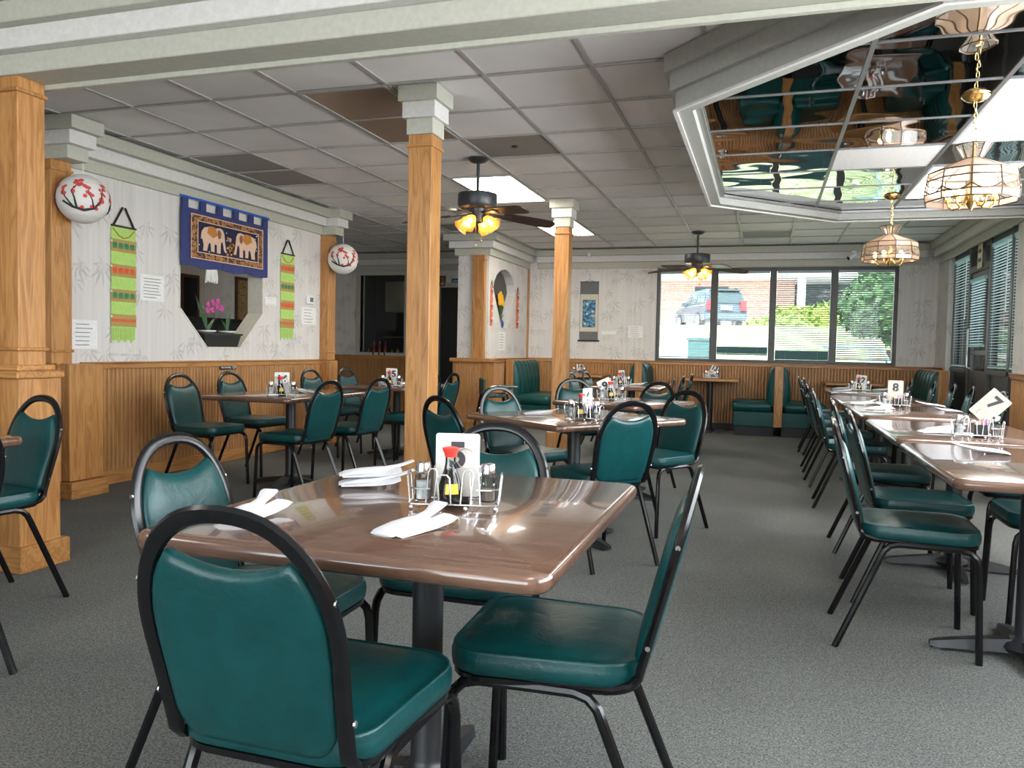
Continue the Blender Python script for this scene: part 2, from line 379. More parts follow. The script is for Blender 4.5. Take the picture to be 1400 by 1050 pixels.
def disc(bm, c, nrm, r, seg=8, t=.0006):
    q = Vector(nrm).to_track_quat('Z', 'Y').to_matrix().to_4x4(); M = Matrix.Translation(c) @ q
    return lathe(bm, [(r, 0), (r, t)], seg, M)
def text_mesh(s, size, mat, depth=.0006, align='CENTER', bold=0):
    cu = bpy.data.curves.new('text', 'FONT'); cu.body = s; cu.size = size; cu.extrude = depth; cu.align_x = align; cu.align_y = 'CENTER'; cu.offset = bold
    o = bpy.data.objects.new('text', cu); me = bpy.data.meshes.new_from_object(o); bpy.data.objects.remove(o); bpy.data.curves.remove(cu)
    me.materials.clear(); me.materials.append(MAT[mat]); return me
def frame(bm, x0, z0, x1, z1, wdt, y0, y1, fn=lambda x, y, z: (x, y, z)):
    """rectangular picture / window frame in xz"""
    for a in ((x0, z0, x0+wdt, z1), (x1-wdt, z0, x1, z1), (x0+wdt, z0, x1-wdt, z0+wdt), (x0+wdt, z1-wdt, x1-wdt, z1)):
        n0 = len(bm.verts); box(bm, a[0], y0, a[1], a[2], y1, a[3])
        bm.verts.ensure_lookup_table()
        for v in bm.verts[n0:]: v.co = Vector(fn(*v.co))
    return bm
SWAP = lambda x, y, z: (y, x, z)

C = 2.648; XL = -4.85; YF = 11.93; XR = 2.2; ZC = 2.37; TILE = .61
GX0, GY0 = -1.546, 4.236

# ================================================================== SETTING
struct('floor', B(-9, -4, -.06, 2.6, 12.15, 0), 'carpet')
ceil = struct('ceiling', B(-9, -4, C+.02, 2.6, 12.15, C+.07), 'ceiling_tile')
RING = [(2.2, 3.15), (.56, 3.15), (-.48, 4.19), (-.48, 6.92), (.58, 7.98), (2.2, 7.98)]
def inring(x, y, pad=0):
    return x > -.48+pad and y < 7.98-pad and y > 3.15+pad and (x+y) > 3.71+pad*1.4 and (y-x) < 7.40-pad*1.4
FIX = {(-2, 0), (-2, 1), (-2, 4), (-2, 5), (-2, 8), (-2, 9)}
VENT = {(-1, 2), (2, 10), (-5, 2), (-5, 3), (-4, 8)}
tile_me = mesh(bevel(B(-.296, -.296, 0, .296, .296, .014), .003), 'ceiling_tile', 'ceiling_tile')
vent_me = mesh(bevel(B(-.296, -.296, 0, .296, .296, .014), .003), 'ceiling_tile', 'vent_grey')
for i in range(-9, 7):
    for j in range(-4, 13):
        x, y = GX0+TILE*(i+.5), GY0+TILE*(j+.5)
        if (i, j) in FIX or x > 2.1 or x < -6.9 or y > 11.8 or (i < -5 and y < 7.6): continue
        if inring(x, y, .25) or abs(y-2.93) < .25: continue
        ob('ceiling_tile', vent_me if (i, j) in VENT else tile_me, ceil, (x, y, C+.004+random.uniform(0, .003)))
bm = NB()
vb = NB(); lathe(vb, [(.02, 0), (.02, .012)], 10)
ob('vent_grille', mesh(vb, 'vent_grille', 'black'), ceil, (GX0-.305, GY0+2.5*TILE, C-.006))
for i in range(-9, 7):
    x = GX0+TILE*i; y0 = 3.07 if x > -4.9 else 7.7
    ob('grid_tee', mesh(B(x-.012, y0, C-.004, x+.012, YF, C+.004), 'grid_tee', 'tee'), ceil)
for j in range(-1, 13):
    y = GY0+TILE*j; x0 = -4.85 if y < 7.9 else -6.98
    ob('grid_tee', mesh(B(x0, y-.012, C-.005, XR, y+.012, C+.003), 'grid_tee', 'tee'), ceil)

# ---- beadboard strips with real grooves (u along wall, v up)
def beadboard(bm, u0, u1, z0, z1, fn, pitch=.042):
    n = max(1, round((u1-u0)/pitch)); p = (u1-u0)/n
    for k in range(n):
        a = u0+k*p; b = a+p
        prof = [(a, 0), (a+.0015, .0), (a+.006, .009), (b-.015, .009), (b-.012, .004), (b-.009, .010), (b-.004, .009), (b, 0)]
        loft(bm, [[fn(u, t, z0) for u, t in prof], [fn(u, t, z1) for u, t in prof]], False, False, closed=False)
    return bm
def wainscot(parent, u0, u1, fn, axis, z1=.95, base=True, cap=True, t0=0):
    part('beadboard', beadboard(NB(), u0, u1, .1, z1-.03, lambda u, t, z: fn(u, t+t0, z)), 'bead', parent, kind='stuff')
    def bx(a, t, z, b, t2, z2):
        p, q_ = fn(a, t, z), fn(b, t2, z2)
        return B(min(p[0], q_[0]), min(p[1], q_[1]), min(p[2], q_[2]), max(p[0], q_[0]), max(p[1], q_[1]), max(p[2], q_[2]))
    if cap:
        part('cap_rail', bevel(bx(u0, 0, z1-.05, u1, .022+t0, z1-.008), .004), 'oak_'+axis, parent)
        part('cap_ledge', bevel(bx(u0, 0, z1-.008, u1, .034+t0, z1+.006), .003), 'oak_'+axis, parent)
    if base: part('base_board', bevel(bx(u0, 0, 0, u1, .028+t0, .105), .004), 'oak_'+axis, parent)
def cornice(name, u0, u1, fn, e=(0, 0), pr=(.03, .09, .15)):
    root = None
    for k, (z0, z1, p, mt) in enumerate(((ZC, ZC+.093, pr[0], 'cornice_grey'), (ZC+.093, ZC+.186, pr[1], 'cornice_white'), (ZC+.186, C-.001, pr[2], 'cornice_grey'))):
        a, b = fn(u0-p*e[0], 0, z0), fn(u1+p*e[1], p, z1)
        bm = bevel(B(min(a[0], b[0]), min(a[1], b[1]), z0, max(a[0], b[0]), max(a[1], b[1]), z1), .004)
        if root is None: root = struct(name, bm, mt)
        else: part('cornice_band', bm, mt, root)
    return root
LW = lambda u, t, z: (XL+t, u, z)          # left partition, face +X
FWL = lambda u, t, z: (u, YF-t, z)         # back wall, face -Y
RW = lambda u, t, z: (XR-t, u, z)          # right wall, face -X

# ---- left partition with hexagonal pass-through
OPEN = [(5.67, 1.85), (5.67, 1.42), (6.03, 1.07), (6.51, 1.07), (6.87, 1.42), (6.87, 1.85), (6.55, 2.2), (5.99, 2.2)]
bm = NB(); holed(bm, [(4.45, .02), (7.95, .02), (7.95, 2.64), (4.45, 2.64)], [OPEN], 0, -.16, lambda u, v, t: (XL+t, u, v))
wl = struct('wall_left', bm, 'wallpaper')
bm = NB()
def edge_strip(bm, pts, wdt, x0, x1):
    for a, b in zip(pts, pts[1:]+pts[:1]):
        a, b = Vector((0, *a)), Vector((0, *b)); d = (b-a).normalized(); n = Vector((0, -d.z, d.y))
        loft(bm, [[Vector((x0, 0, 0))+p for p in (a-d*.002, b+d*.002, b+n*wdt+d*.002, a+n*wdt-d*.002)], [Vector((x1, 0, 0))+p for p in (a-d*.002, b+d*.002, b+n*wdt+d*.002, a+n*wdt-d*.002)]])
edge_strip(bm, OPEN[:6], .012, XL-.17, XL+.004); part('opening_lining', bm, 'reveal', wl)
wainscot(wl, 4.62, 7.95, LW, 'y')
cornice('trim_1', 4.5, 7.95, LW)
bm = B(-7.0, 4.32, .02, -4.86, 4.44, 2.64); wr = struct('wall_return', bm, 'wallpaper')
wainscot(wr, -6.9, -4.70, lambda u, t, z: (u, 4.32-t, z), 'x')
cornice('trim_2', -7, -4.8, lambda u, t, z: (u, 4.33-t, z))

# ---- back room behind the partition, alcove and kitchen
struct('wall_far_left', B(-7.15, 4.3, 0, -7.0, 12.1, 2.66), 'wallpaper')
bm = NB(); holed(bm, [(-7, .0), (-5.06, 0), (-5.06, 2.1), (-4.55, 2.1), (-4.55, 0), (-3.96, 0), (-3.96, 2.66), (-7, 2.66)], [[(-6.5, .97), (-5.68, .97), (-5.68, 2.32), (-6.5, 2.32)]], YF, YF+.14, lambda u, v, t: (u, t, v))
wa = struct('wall_alcove', bm, 'wallpaper')
wainscot(wa, -7, -5.62, FWL, 'x', .96)
cornice('trim_3', -7, -3.96, FWL)
part('kitchen_window_frame', frame(NB(), -6.56, .955, -5.62, 2.36, .06, YF-.03, YF+.1), 'cornice_grey', wa)
part('door_casing', frame(NB(), -5.13, -.08, -4.48, 2.17, .06, YF-.02, YF+.1), 'cornice_grey', wa)
part('window_pane', B(-6.5, YF+.05, .97, -5.68, YF+.06, 2.32), 'pane_glass', wa)
troffer_later = [('hidden warm fill panel added to light the room behind the partition', -6.5, 6.0, -5.9, 7.2, C-.004, 'warm_fill_panel'), ('dim ceiling light inside the kitchen', -6.1, YF+.45, -5.5, YF+.95, 2.5, 'kitchen_light')]  # the warm panel is a hidden fill added for the room behind
t = thing('kitchen_shelf', 'dark shelf with boxes inside the kitchen behind the alcove window', 'shelf', (-5.95, YF+1.2, 0))
part('cabinet', B(-.7, 0, 0, .7, .25, 1.25), 'dark_room', t); part('shelf_board', B(-.7, -.05, 1.28, .7, .25, 1.3), 'alu', t); part('hood', B(-.7, .0, 1.75, .2, .25, 2.3), 'kitchen_panel', t); part('box', B(.22, .02, 1.3, .42, .2, 1.55), 'handrail', t); part('upper_shelf', B(.2, 0, 1.78, .7, .22, 1.8), 'alu', t)
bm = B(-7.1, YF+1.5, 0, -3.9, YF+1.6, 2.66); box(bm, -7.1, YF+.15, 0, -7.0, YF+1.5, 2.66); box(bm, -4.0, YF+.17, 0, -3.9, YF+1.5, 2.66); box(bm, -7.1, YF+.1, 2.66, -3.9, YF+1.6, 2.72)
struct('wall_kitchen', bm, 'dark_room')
struct('dark_doorway_1', bevel(B(-5.06, YF+.06, 0.005, -4.55, YF+.10, 2.09), .004), 'black')  # black slab fills the doorway in place of the dark beyond
# bottles and figurines on the kitchen window sill
bott = part('sauce_bottle', lathe(NB(), [(.032, 0), (.034, .02), (.034, .13), (.014, .17), (.013, .205), (.018, .206), (.018, .23), (.006, .235)], 10), 'bottle_red', None, True)
tag(bott, 'dark red sauce bottle on the kitchen window sill', 'bottle', 'bottles on the kitchen sill'); bott['category'] = 'bottle'
for k, x in enumerate((-6.24, -6.13, -6.03)):
    o = bott if k == 0 else bott.copy()
    if k: COL.objects.link(o)
    o.location = (x, YF-.0, .968)
for k, (x, s) in enumerate(((-6.45, .8), (-6.33, 1), (-5.9, .9), (-5.8, 1.1))):
    o = ob('figurine', mesh(lathe(NB(), [(.02*s, 0), (.03*s, .02*s), (.018*s, .05*s), (.026*s, .07*s), (.012*s, .1*s), (.004, .11*s)], 8), 'figurine', 'brass', True), None, (x, YF-.0, .968))
    tag(o, 'small brass figurine on the kitchen window sill', 'figurine', 'figurines on the kitchen sill')
# framed pictures
def picture(name, label, x0, z0, x1, z1, y, mat, fmat='black', fr=.035, fn=lambda x, y, z: (x, y, z)):
    t = thing(name, label, 'picture', fn((x0+x1)/2, y, z0)); inv = Matrix.Translation(-t.location)
    b = frame(NB(), x0, z0, x1, z1, fr, y-.025, y, fn); b.transform(inv); part('frame', b, fmat, t)
    p, q_ = fn(x0+fr, y-.012, z0+fr), fn(x1-fr, y-.002, z1-fr)
    b = B(*[min(a, c) for a, c in zip(p, q_)], *[max(a, c) for a, c in zip(p, q_)]); b.transform(inv); part('canvas', b, mat, t)
    return t
WLF = lambda x, y, z: (-7.0-y, x, z)
plain('frame_wood', (.07, .025, .015), .35)
picture('framed_picture', 'tall dark framed picture seen through the wall opening above the planter leaves', 8.2, 1.4, 8.53, 1.98, -.0, 'dark_glass', 'frame_wood', .04, WLF)
picture('framed_picture', 'framed gold bamboo artwork seen through the wall opening beside the orchid', 9.27, 1.36, 9.66, 2.04, -.0, 'art_gold', 'frame_wood', .04, WLF)
picture('framed_picture', 'narrow dark framed picture in the dim alcove beside the paper lantern', 11.35, 1.25, 11.75, 2.28, -.0, 'art_gold', 'black', .06, WLF)
picture('framed_picture', 'small wood framed picture above the dark doorway', -5.06, 2.115, -4.96, 2.28, YF, 'art_gold', 'frame_wood', .018)
t = thing('door_sign', 'small teal sign with two pale lines above the dark doorway', 'sign', (-4.74, YF, 2.12))
part('plate', B(-.115, -.012, 0, .115, 0, .115), 'teal_sign', t)
for zz in (.03, .075): part('lettering', B(-.09, -.0135, zz-.012, .09, -.012, zz+.012), 'handrail', t)
# dark counter in the back room
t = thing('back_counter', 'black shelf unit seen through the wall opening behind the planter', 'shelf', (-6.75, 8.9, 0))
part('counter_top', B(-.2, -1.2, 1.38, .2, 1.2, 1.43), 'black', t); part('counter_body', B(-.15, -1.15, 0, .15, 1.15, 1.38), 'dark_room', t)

# ---- niche block
NX = -3.56; NY = 10.06
kite = [(10.64, 1.41), (10.90, 1.41), (11.24, 1.95), (11.20, 2.06), (11.08, 2.17), (10.92, 2.235), (10.74, 2.25), (10.54, 2.215), (10.38, 2.14), (10.27, 2.03), (10.24, 1.95)]
bm = NB(); holed(bm, [(NY, .0), (YF, 0), (YF, 2.64), (NY, 2.64)], [kite], 0, -.13, lambda u, v, t: (NX+t, u, v))
box(bm, NX-.16, NY, 0, NX-.135, YF, 2.64); box(bm, -4.0, NY, 0, NX-.16, NY+.12, 2.64)
wn = struct('wall_niche', bm, 'wallpaper')
bm = NB(); L = [(NX-.2, a, b) for a, b in kite]
cy, cz = 10.73, 1.9
edge = [[(x, cy+(a-cy)*s, cz+(b-cz)*s) for a, b in kite] for x, s in ((NX+.002, .995), (NX-.128, .995))]
loft(bm, edge, False, False); part('niche_lining', bm, 'cornice_white', wn, kind=None)
part('niche_back', prism(NB(), [(cy+(a-cy)*.99, cz+(b-cz)*.99) for a, b in kite], -.132, -.126, lambda u, v, t: (NX+t, u, v)), 'niche_shade', wn)  # dark colour carries the shade of a deeper recess
wainscot(wn, NY+.1, YF, lambda u, t, z: (NX+t, u, z), 'y', .98)
bm = bevel(B(-4.02, NY-.1, 0, NX+.06, NY+.1, .93), .004); part('pedestal_core', bm, 'oak_z', wn)
part('beadboard', beadboard(NB(), -3.99, NX-.06, .12, .9, lambda u, t, z: (u, NY-.101-t, z)), 'bead', wn, kind='stuff')
part('pedestal_cap', bevel(B(-4.06, NY-.13, .93, NX+.09, NY+.12, .985), .008), 'oak_x', wn)
cornice('trim_4', NY+.002, YF, lambda u, t, z: (NX+t, u, z)); cornice('trim_5', -4.02, NX, lambda u, t, z: (u, NY-t, z), (1, 1))
part('corner_strip', B(NX-.01, YF-.05, .98, NX+.02, YF, ZC), 'oak_z', wn)

# ---- back wall
bm = NB()
WX0, WX1, WZ0, WZ1 = -1.56, 1.72, .985, 2.365
holed(bm, [(-4.0, 0), (2.4, 0), (2.4, 2.66), (-4.0, 2.66)], [[(WX0, WZ0), (WX1, WZ0), (WX1, WZ1), (WX0, WZ1)]], YF, YF+.16, lambda u, v, t: (u, t, v))
wb = struct('wall_back', bm, 'wallpaper')
wainscot(wb, NX, XR, FWL, 'x', .985, base=False)
part('base_board', B(NX, YF-.025, 0, XR, YF, .1), 'toe_kick', wb)
cornice('trim_6', NX+.15, XR-.15, FWL)
part('window_jamb_trim', B(WX0-.03, YF-.012, WZ0, WX0, YF, WZ1), 'cornice_white', wb)
# window 1: four lights
win = struct('window_1', frame(NB(), WX0, WZ0, WX1, WZ1, .05, YF+.03, YF+.12), 'dark_frame')
for x0, x1 in ((-.775, -.675), (.045, .135), (.86, .955)):
    part('mullion', bevel(B(x0, YF+.01, WZ0+.02, x1, YF+.12, WZ1-.02), .004), 'dark_frame', win)
LIGHTS = [(-1.51, -.775), (-.675, .045), (.135, .86), (.955, 1.67)]
for x0, x1 in LIGHTS: part('window_pane', B(x0, YF+.085, WZ0+.05, x1, YF+.09, WZ1-.05), 'pane_glass', win)
def blind(label, u0, u1, z0, z1, t, fn, pitch=.026, tilt=.0, wid=.024, stack=0, group='venetian blinds', wand=False, mat='blind'):
    th = thing('window_blind', label, 'blind', fn((u0+u1)/2, t, z0), group=None); inv = Matrix.Translation(-th.location)
    def bx(a, b, c, d, e, f, mt, nm, kind=None):
        p, q_ = fn(a, b, c), fn(d, e, f); x = B(*[min(i, j) for i, j in zip(p, q_)], *[max(i, j) for i, j in zip(p, q_)]); x.transform(inv); return part(nm, x, mt, th, kind=kind)
    bx(u0, t-.016, z1-.035, u1, t+.016, z1, mat, 'head_rail'); 
    b = NB(); z = z0+.03+stack
    dz = sin(tilt)*wid/2; dt = cos(tilt)*wid/2
    while z < z1-.045:
        vs = [b.verts.new(inv @ Vector(fn(u, t+s*dt, z+s*dz))) for u, s in ((u0+.004, -1), (u1-.004, -1), (u1-.004, 1), (u0+.004, 1))]
        b.faces.new(vs); z += pitch
    o = part('slats', b, mat, th, kind='stuff')
    if stack: bx(u0+.003, t-.013, z0+.02, u1-.003, t+.013, z0+.02+stack, 'blind_dark', 'gathered_slats')
    bx(u0+.003, t-.012, z0, u1-.003, t+.012, z0+.018, mat if not stack else 'blind_dark', 'bottom_rail')
    for f in (.2, .8):
        b = NB(); u = u0+(u1-u0)*f; tube(b, [inv @ Vector(fn(u, t+.015, z0)), inv @ Vector(fn(u, t+.015, z1-.03))], .0012, 4); part('cord', b, mat, th)
    if wand:
        b = NB(); tube(b, [inv @ Vector(fn(u0+.05, t+.03, z1-.04)), inv @ Vector(fn(u0+.05, t+.03, z1-.75))], .004, 6); part('wand', b, 'white_plastic', th)
FB = lambda u, t, z: (u, YF+.045-t, z)
blind('white slat blind over the window pane showing the parked car front, wall scroll side', -1.505, -.78, WZ0+.06, WZ1-.05, 0, FB, pitch=.033, tilt=.10)
blind('slat blind with gathered dark slats over the pane showing the car tail', -.672, .042, 1.10, WZ1-.05, 0, FB, pitch=.031, tilt=.16, stack=.10)
blind('slat blind with gathered dark slats over the pane showing the hedge', .138, .857, 1.03, WZ1-.05, 0, FB, pitch=.030, tilt=.42, stack=.13)
blind('fully lowered tilted slat blind over the pane showing the large tree', .958, 1.667, 1.06, WZ1-.05, 0, FB, pitch=.030, tilt=.62)

# ---- right wall: glazed storefront with door
S0, S1, ST = 8.42, 11.28, 2.40
bm = NB(); holed(bm, [(-4, 0), (6.7, 0), (6.7, .001), (S0, .001), (S0, 0), (S0+.001, 0), (S0+.001, ST), (S1, ST), (S1, 0), (12.1, 0), (12.1, 2.66), (-4, 2.66)],
     [[(.2, .95), (6.3, .95), (6.3, 2.35), (.2, 2.35)]], XR, XR+.2, lambda u, v, t: (t, u, v))
wrt = struct('wall_right', bm, 'wallpaper')
wainscot(wrt, -3.9, S0-.02, RW, 'y', .985); wainscot(wrt, S1, YF, RW, 'y', .985)
cornice('trim_7', 8.1, YF-.15, RW)
sf = struct('window_2', frame(NB(), S0, 0, S1, ST, .06, XR+.06, XR+.16, SWAP), 'dark_frame')
for y in (8.77, 9.56, 10.43):
    part('mullion', B(XR+.05, y-.035, 0, XR+.16, y+.035, ST), 'dark_frame', sf)
part('sill_rail', B(XR+.05, S0, .95, XR+.16, 9.56, 1.0), 'dark_frame', sf); part('sill_rail', B(XR+.05, 10.43, .95, XR+.16, S1, 1.0), 'dark_frame', sf)
for y0, y1 in ((8.46, 8.74), (8.80, 9.53), (10.46, 11.24)):
    part('lower_panel', B(XR+.09, y0, .05, XR+.12, y1, .96), 'dark_frame', sf)
    part('window_pane', B(XR+.10, y0, 1.0, XR+.105, y1, ST-.06), 'pane_glass', sf)
part('transom_rail', B(XR+.05, 9.59, 2.10, XR+.16, 10.40, 2.17), 'dark_frame', sf); part('transom_panel', B(XR+.1, 9.59, 2.17, XR+.12, 10.40, ST-.05), 'dark_frame', sf)
dr = struct('door_2', frame(NB(), 9.60, .01, 10.39, 2.09, .075, XR+.07, XR+.12, SWAP), 'dark_frame')
part('door_pane', B(XR+.09, 9.67, .95, XR+.095, 10.32, 2.02), 'pane_glass', dr); part('door_panel', B(XR+.08, 9.67, .08, XR+.11, 10.32, .9), 'dark_frame', dr)
part('mid_rail', B(XR+.07, 9.67, 1.16, XR+.12, 10.32, 1.21), 'dark_frame', dr); part('lock_rail', B(XR+.07, 9.67, .88, XR+.12, 10.32, .98), 'dark_frame', dr)
bm = NB(); tube(bm, [(XR+.06, 10.28, 1.0), (XR+.02, 10.28, 1.02), (XR+.02, 10.28, 1.45), (XR+.06, 10.28, 1.47)], .012); part('push_handle', bm, 'alu', dr)
RB = lambda u, t, z: (XR+.045-t, u, z)
q = N('blind_teal'); d_ = q.n('BsdfTranslucent'); d_.inputs[0].default_value = (.6, .78, .78, 1); e_ = q.n('BsdfDiffuse'); e_.inputs[0].default_value = (.5, .6, .6, 1); x_ = q.n('MixShader', i_0=.45); q.l(d_.outputs[0], x_.inputs[1]); q.l(e_.outputs[0], x_.inputs[2]); q.l(x_.outputs[0], q.out.inputs[0]); MAT['blind_teal'] = q.m
blind('narrow slat blind in the storefront window next to the booth corner', 10.48, 11.22, 1.02, 2.33, -.02, RB, tilt=.05, wand=True, pitch=.034, mat='blind_teal')
blind('slat blind on the glass entrance door stopping above its middle rail', 9.68, 10.31, 1.25, 2.02, .0, RB, tilt=.35, mat='blind_teal', pitch=.03)
blind('wide slat blind in the storefront window beside the entrance door handle side', 8.82, 9.51, 1.02, 2.33, -.02, RB, tilt=.18, wand=True, pitch=.03, mat='blind_teal')
blind('narrow slat blind in the storefront window beside the wallpapered wall', 8.47, 8.73, 1.02, 2.33, -.02, RB, tilt=.18, wand=True, pitch=.03, mat='blind_teal')
t = thing('hanging_paper_sign', 'scalloped beige paper sign hanging over the entrance door transom', 'sign', (XR+.04, 9.95, 2.12))
sc = [(-.10+.012*(k % 2), .27*k/6) for k in range(7)] + [(.10-.012*(k % 2), .27*k/6) for k in range(6, -1, -1)]
part('sheet', prism(NB(), sc, -.004, 0, lambda u, v, t_: (t_, u, v)), 'packet', t)
for zz in (.19, .09): part('lettering', B(-.0055, -.06, zz-.02, -.004, .06, zz+.02), 'scroll_grey', t)
# near stretch of the right wall and the front wall: large windows added to bring in daylight (outside the picture)
wn2 = struct('added_window_3', frame(NB(), .2, .95, 6.3, 2.35, .05, XR+.06, XR+.14, SWAP), 'dark_frame')
for y in (1.4, 2.62, 3.84, 5.06): part('mullion', B(XR+.05, y-.04, .97, XR+.15, y+.04, 2.33), 'dark_frame', wn2)
part('window_pane', B(XR+.09, .25, 1.0, XR+.095, 6.25, 2.3), 'pane_glass', wn2)
bm = NB(); holed(bm, [(-9, 0), (2.4, 0), (2.4, 2.66), (-9, 2.66)], [[(-4.7, .5), (1.5, .5), (1.5, 2.5), (-4.7, 2.5)]], -3.6, -3.8, lambda u, v, t: (u, t, v))
struct('wall_front', bm, 'wallpaper')
wn3 = struct('added_window_4', frame(NB(), -4.7, .5, 1.5, 2.5, .06, -3.74, -3.66), 'dark_frame')
part('window_pane', B(-4.65, -3.7, .55, 1.45, -3.695, 2.45), 'pane_glass', wn3)
struct('wall_side', B(-9, -3.7, 0, -8.85, 12.1, 2.66), 'wallpaper')

# ---- front beam (three stepped bands)
bm = bevel(B(-8.8, 2.87, 2.36, XR, 3.05, 2.455), .004); beam = struct('trim_8', bm, 'cornice_grey')
part('beam_band', bevel(B(-8.8, 2.815, 2.455, XR, 3.08, 2.552), .004), 'cornice_white', beam); part('beam_band', bevel(B(-8.8, 2.765, 2.552, XR, 3.10, C), .004), 'cornice_grey', beam)
part('rear_lip', bevel(B(-8.8, 3.03, 2.335, XR, 3.062, 2.36), .003), 'cornice_grey', beam)

# ---- dropped mirror tray
def offset(poly, d):
    out = []; n = len(poly)
    for i in range(n):
        p = Vector(poly[i]); ns = []
        if i > 0: e = (p-Vector(poly[i-1])).normalized(); ns.append(Vector((-e.y, e.x)))
        if i < n-1: e = (Vector(poly[i+1])-p).normalized(); ns.append(Vector((-e.y, e.x)))
        if len(ns) == 1: out.append(p+ns[0]*d)
        else:
            b = (ns[0]+ns[1]).normalized(); out.append(p+b*(d/b.dot(ns[0])))
    return [(v.x, v.y) for v in out]
def ringband(o, i, z0, z1):
    bm = NB(); O, I = offset(RING, o), offset(RING, i)
    loft(bm, [[(*O[k], z0), (*O[k], z1), (*I[k], z1), (*I[k], z0)] for k in range(len(O))]); return bm
sgn = 1 if offset(RING, .1)[2][0] < RING[2][0] else -1
ring = struct('trim_9', ringband(0, -.085*sgn, ZC, ZC+.093), 'ring_grey_shaded')
part('tray_band', ringband(.03*sgn, -.085*sgn, ZC+.093, ZC+.186), 'ring_grey_shaded', ring); part('tray_band', ringband(.06*sgn, -.085*sgn, ZC+.186, C), 'ring_grey_shaded', ring)
part('tray_lip', ringband(.012*sgn, -.01*sgn, ZC-.012, ZC), 'cornice_white', ring); part('tray_lip', ringband(-.085*sgn, -.12*sgn, ZC+.055, ZC+.075), 'alu', ring)
def clip(poly, planes):
    for (a, b, c) in planes:              # keep a*x+b*y <= c
        out = []
        for i in range(len(poly)):
            p, q_ = poly[i-1], poly[i]; dp, dq = a*p[0]+b*p[1]-c, a*q_[0]+b*q_[1]-c
            if (dp <= 0) != (dq <= 0):
                t_ = dp/(dp-dq); out.append((p[0]+(q_[0]-p[0])*t_, p[1]+(q_[1]-p[1])*t_))
            if dq <= 0: out.append(q_)
        poly = out
        if not poly: return []
    return poly
I = offset(RING, -.085*sgn); planes = []
for a, b in zip(I, I[1:]):
    e = (Vector(b)-Vector(a)).normalized(); n = Vector((-e.y, e.x))*sgn; planes.append((n.x, n.y, n.dot(Vector(a))))
ZM = 2.45
CX = [-.42, .40, 1.05, 1.66, 2.2]; CY = [3.2, 3.71, 4.32, 4.94, 5.55, 6.16, 6.77, 7.38, 7.9]
mc = struct('ceiling_mirror', B(1.9, 3.3, ZM+.03, 2.15, 7.8, ZM+.05), 'dark_room')
for i in range(4):
    for j in range(8):
        if i == 2 and j in (2, 3, 5, 6): continue
        if i == 3 and j == 8: continue
        g = .008; poly = clip([(CX[i]+g, CY[j]+g), (CX[i+1]-g, CY[j]+g), (CX[i+1]-g, CY[j+1]-g), (CX[i]+g, CY[j+1]-g)], planes)
        if len(poly) < 3: continue
        cx = sum(p[0] for p in poly)/len(poly); cy = sum(p[1] for p in poly)/len(poly)
        white = (i == 1 and j == 4)
        part('acoustic_panel' if white else 'mirror_panel', prism(NB(), [(x-cx, y-cy) for x, y in poly], 0, .008), 'cornice_white' if white else 'mirror', mc, loc=(cx, cy, ZM))
for x in CX[1:4]:
    p = clip([(x-.011, 3.2), (x+.011, 3.2), (x+.011, 7.95), (x-.011, 7.95)], planes)
    part('grid_tee', prism(NB(), p, ZM-.006, ZM+.004), 'tee_dark', mc)
for y in CY[1:8]:
    p = clip([(-.5, y-.006), (2.2, y-.006), (2.2, y+.006), (-.5, y+.006)], planes)
    part('grid_tee', prism(NB(), p, ZM-.005, ZM+.003), 'tee_dark', mc)

# ---- fluorescent troffers
def troffer(label, x0, y0, x1, y1, z, mat):
    t = thing('ceiling_light', label, 'ceiling light', ((x0+x1)/2, (y0+y1)/2, z), group=None); a, b = (x1-x0)/2, (y1-y0)/2
    bm = NB()
    for q_ in ((-a, -b, -a+.02, b), (a-.02, -b, a, b), (-a+.02, -b, a-.02, -b+.02), (-a+.02, b-.02, a-.02, b)): box(bm, q_[0], q_[1], -.006, q_[2], q_[3], .02)
    part('frame', bm, 'tee', t); part('diffuser', B(-a+.02, -b+.02, .0, a-.02, b-.02, .012), mat, t)
x0, x1 = GX0-2*TILE+.012, GX0-TILE-.012
plain('brown_diffuser', (.30, .21, .155), .35)
troffer('unlit ceiling light with brownish diffuser beside the capital of the central wood column', x0, GY0, x1, GY0+2*TILE, C-.002, 'brown_diffuser')
troffer('lit fluorescent ceiling panel right behind the brown ceiling fan', x0, GY0+4*TILE, x1, GY0+6*TILE, C-.002, 'troffer')
troffer('lit fluorescent ceiling panel behind the capital of the wood column by table 9', x0, GY0+8*TILE, x1, GY0+10*TILE, C-.002, 'troffer')
troffer('lit fluorescent panel in the mirror ceiling beside the chain of the lamp over table 7', 1.06, 4.33, 1.66, 5.54, ZM, 'troffer_cool')
troffer('lit fluorescent panel in the mirror ceiling beside the lamp over table 8', 1.06, 6.17, 1.66, 7.37, ZM, 'troffer_cool')
for k, (x, y) in enumerate(((-3.2, .6), (.2, .6), (-1.5, -1.8))):  # unseen fill panels added to brighten the front bay
    troffer(('added fill ceiling panel over the half wall side of the front bay', 'added fill ceiling panel by the front bay side windows', 'added fill ceiling panel by the front windows')[k], x-.3, y-.6, x+.3, y+.6, C-.004, 'troffer_front_fill')

for a in troffer_later: troffer(*a)
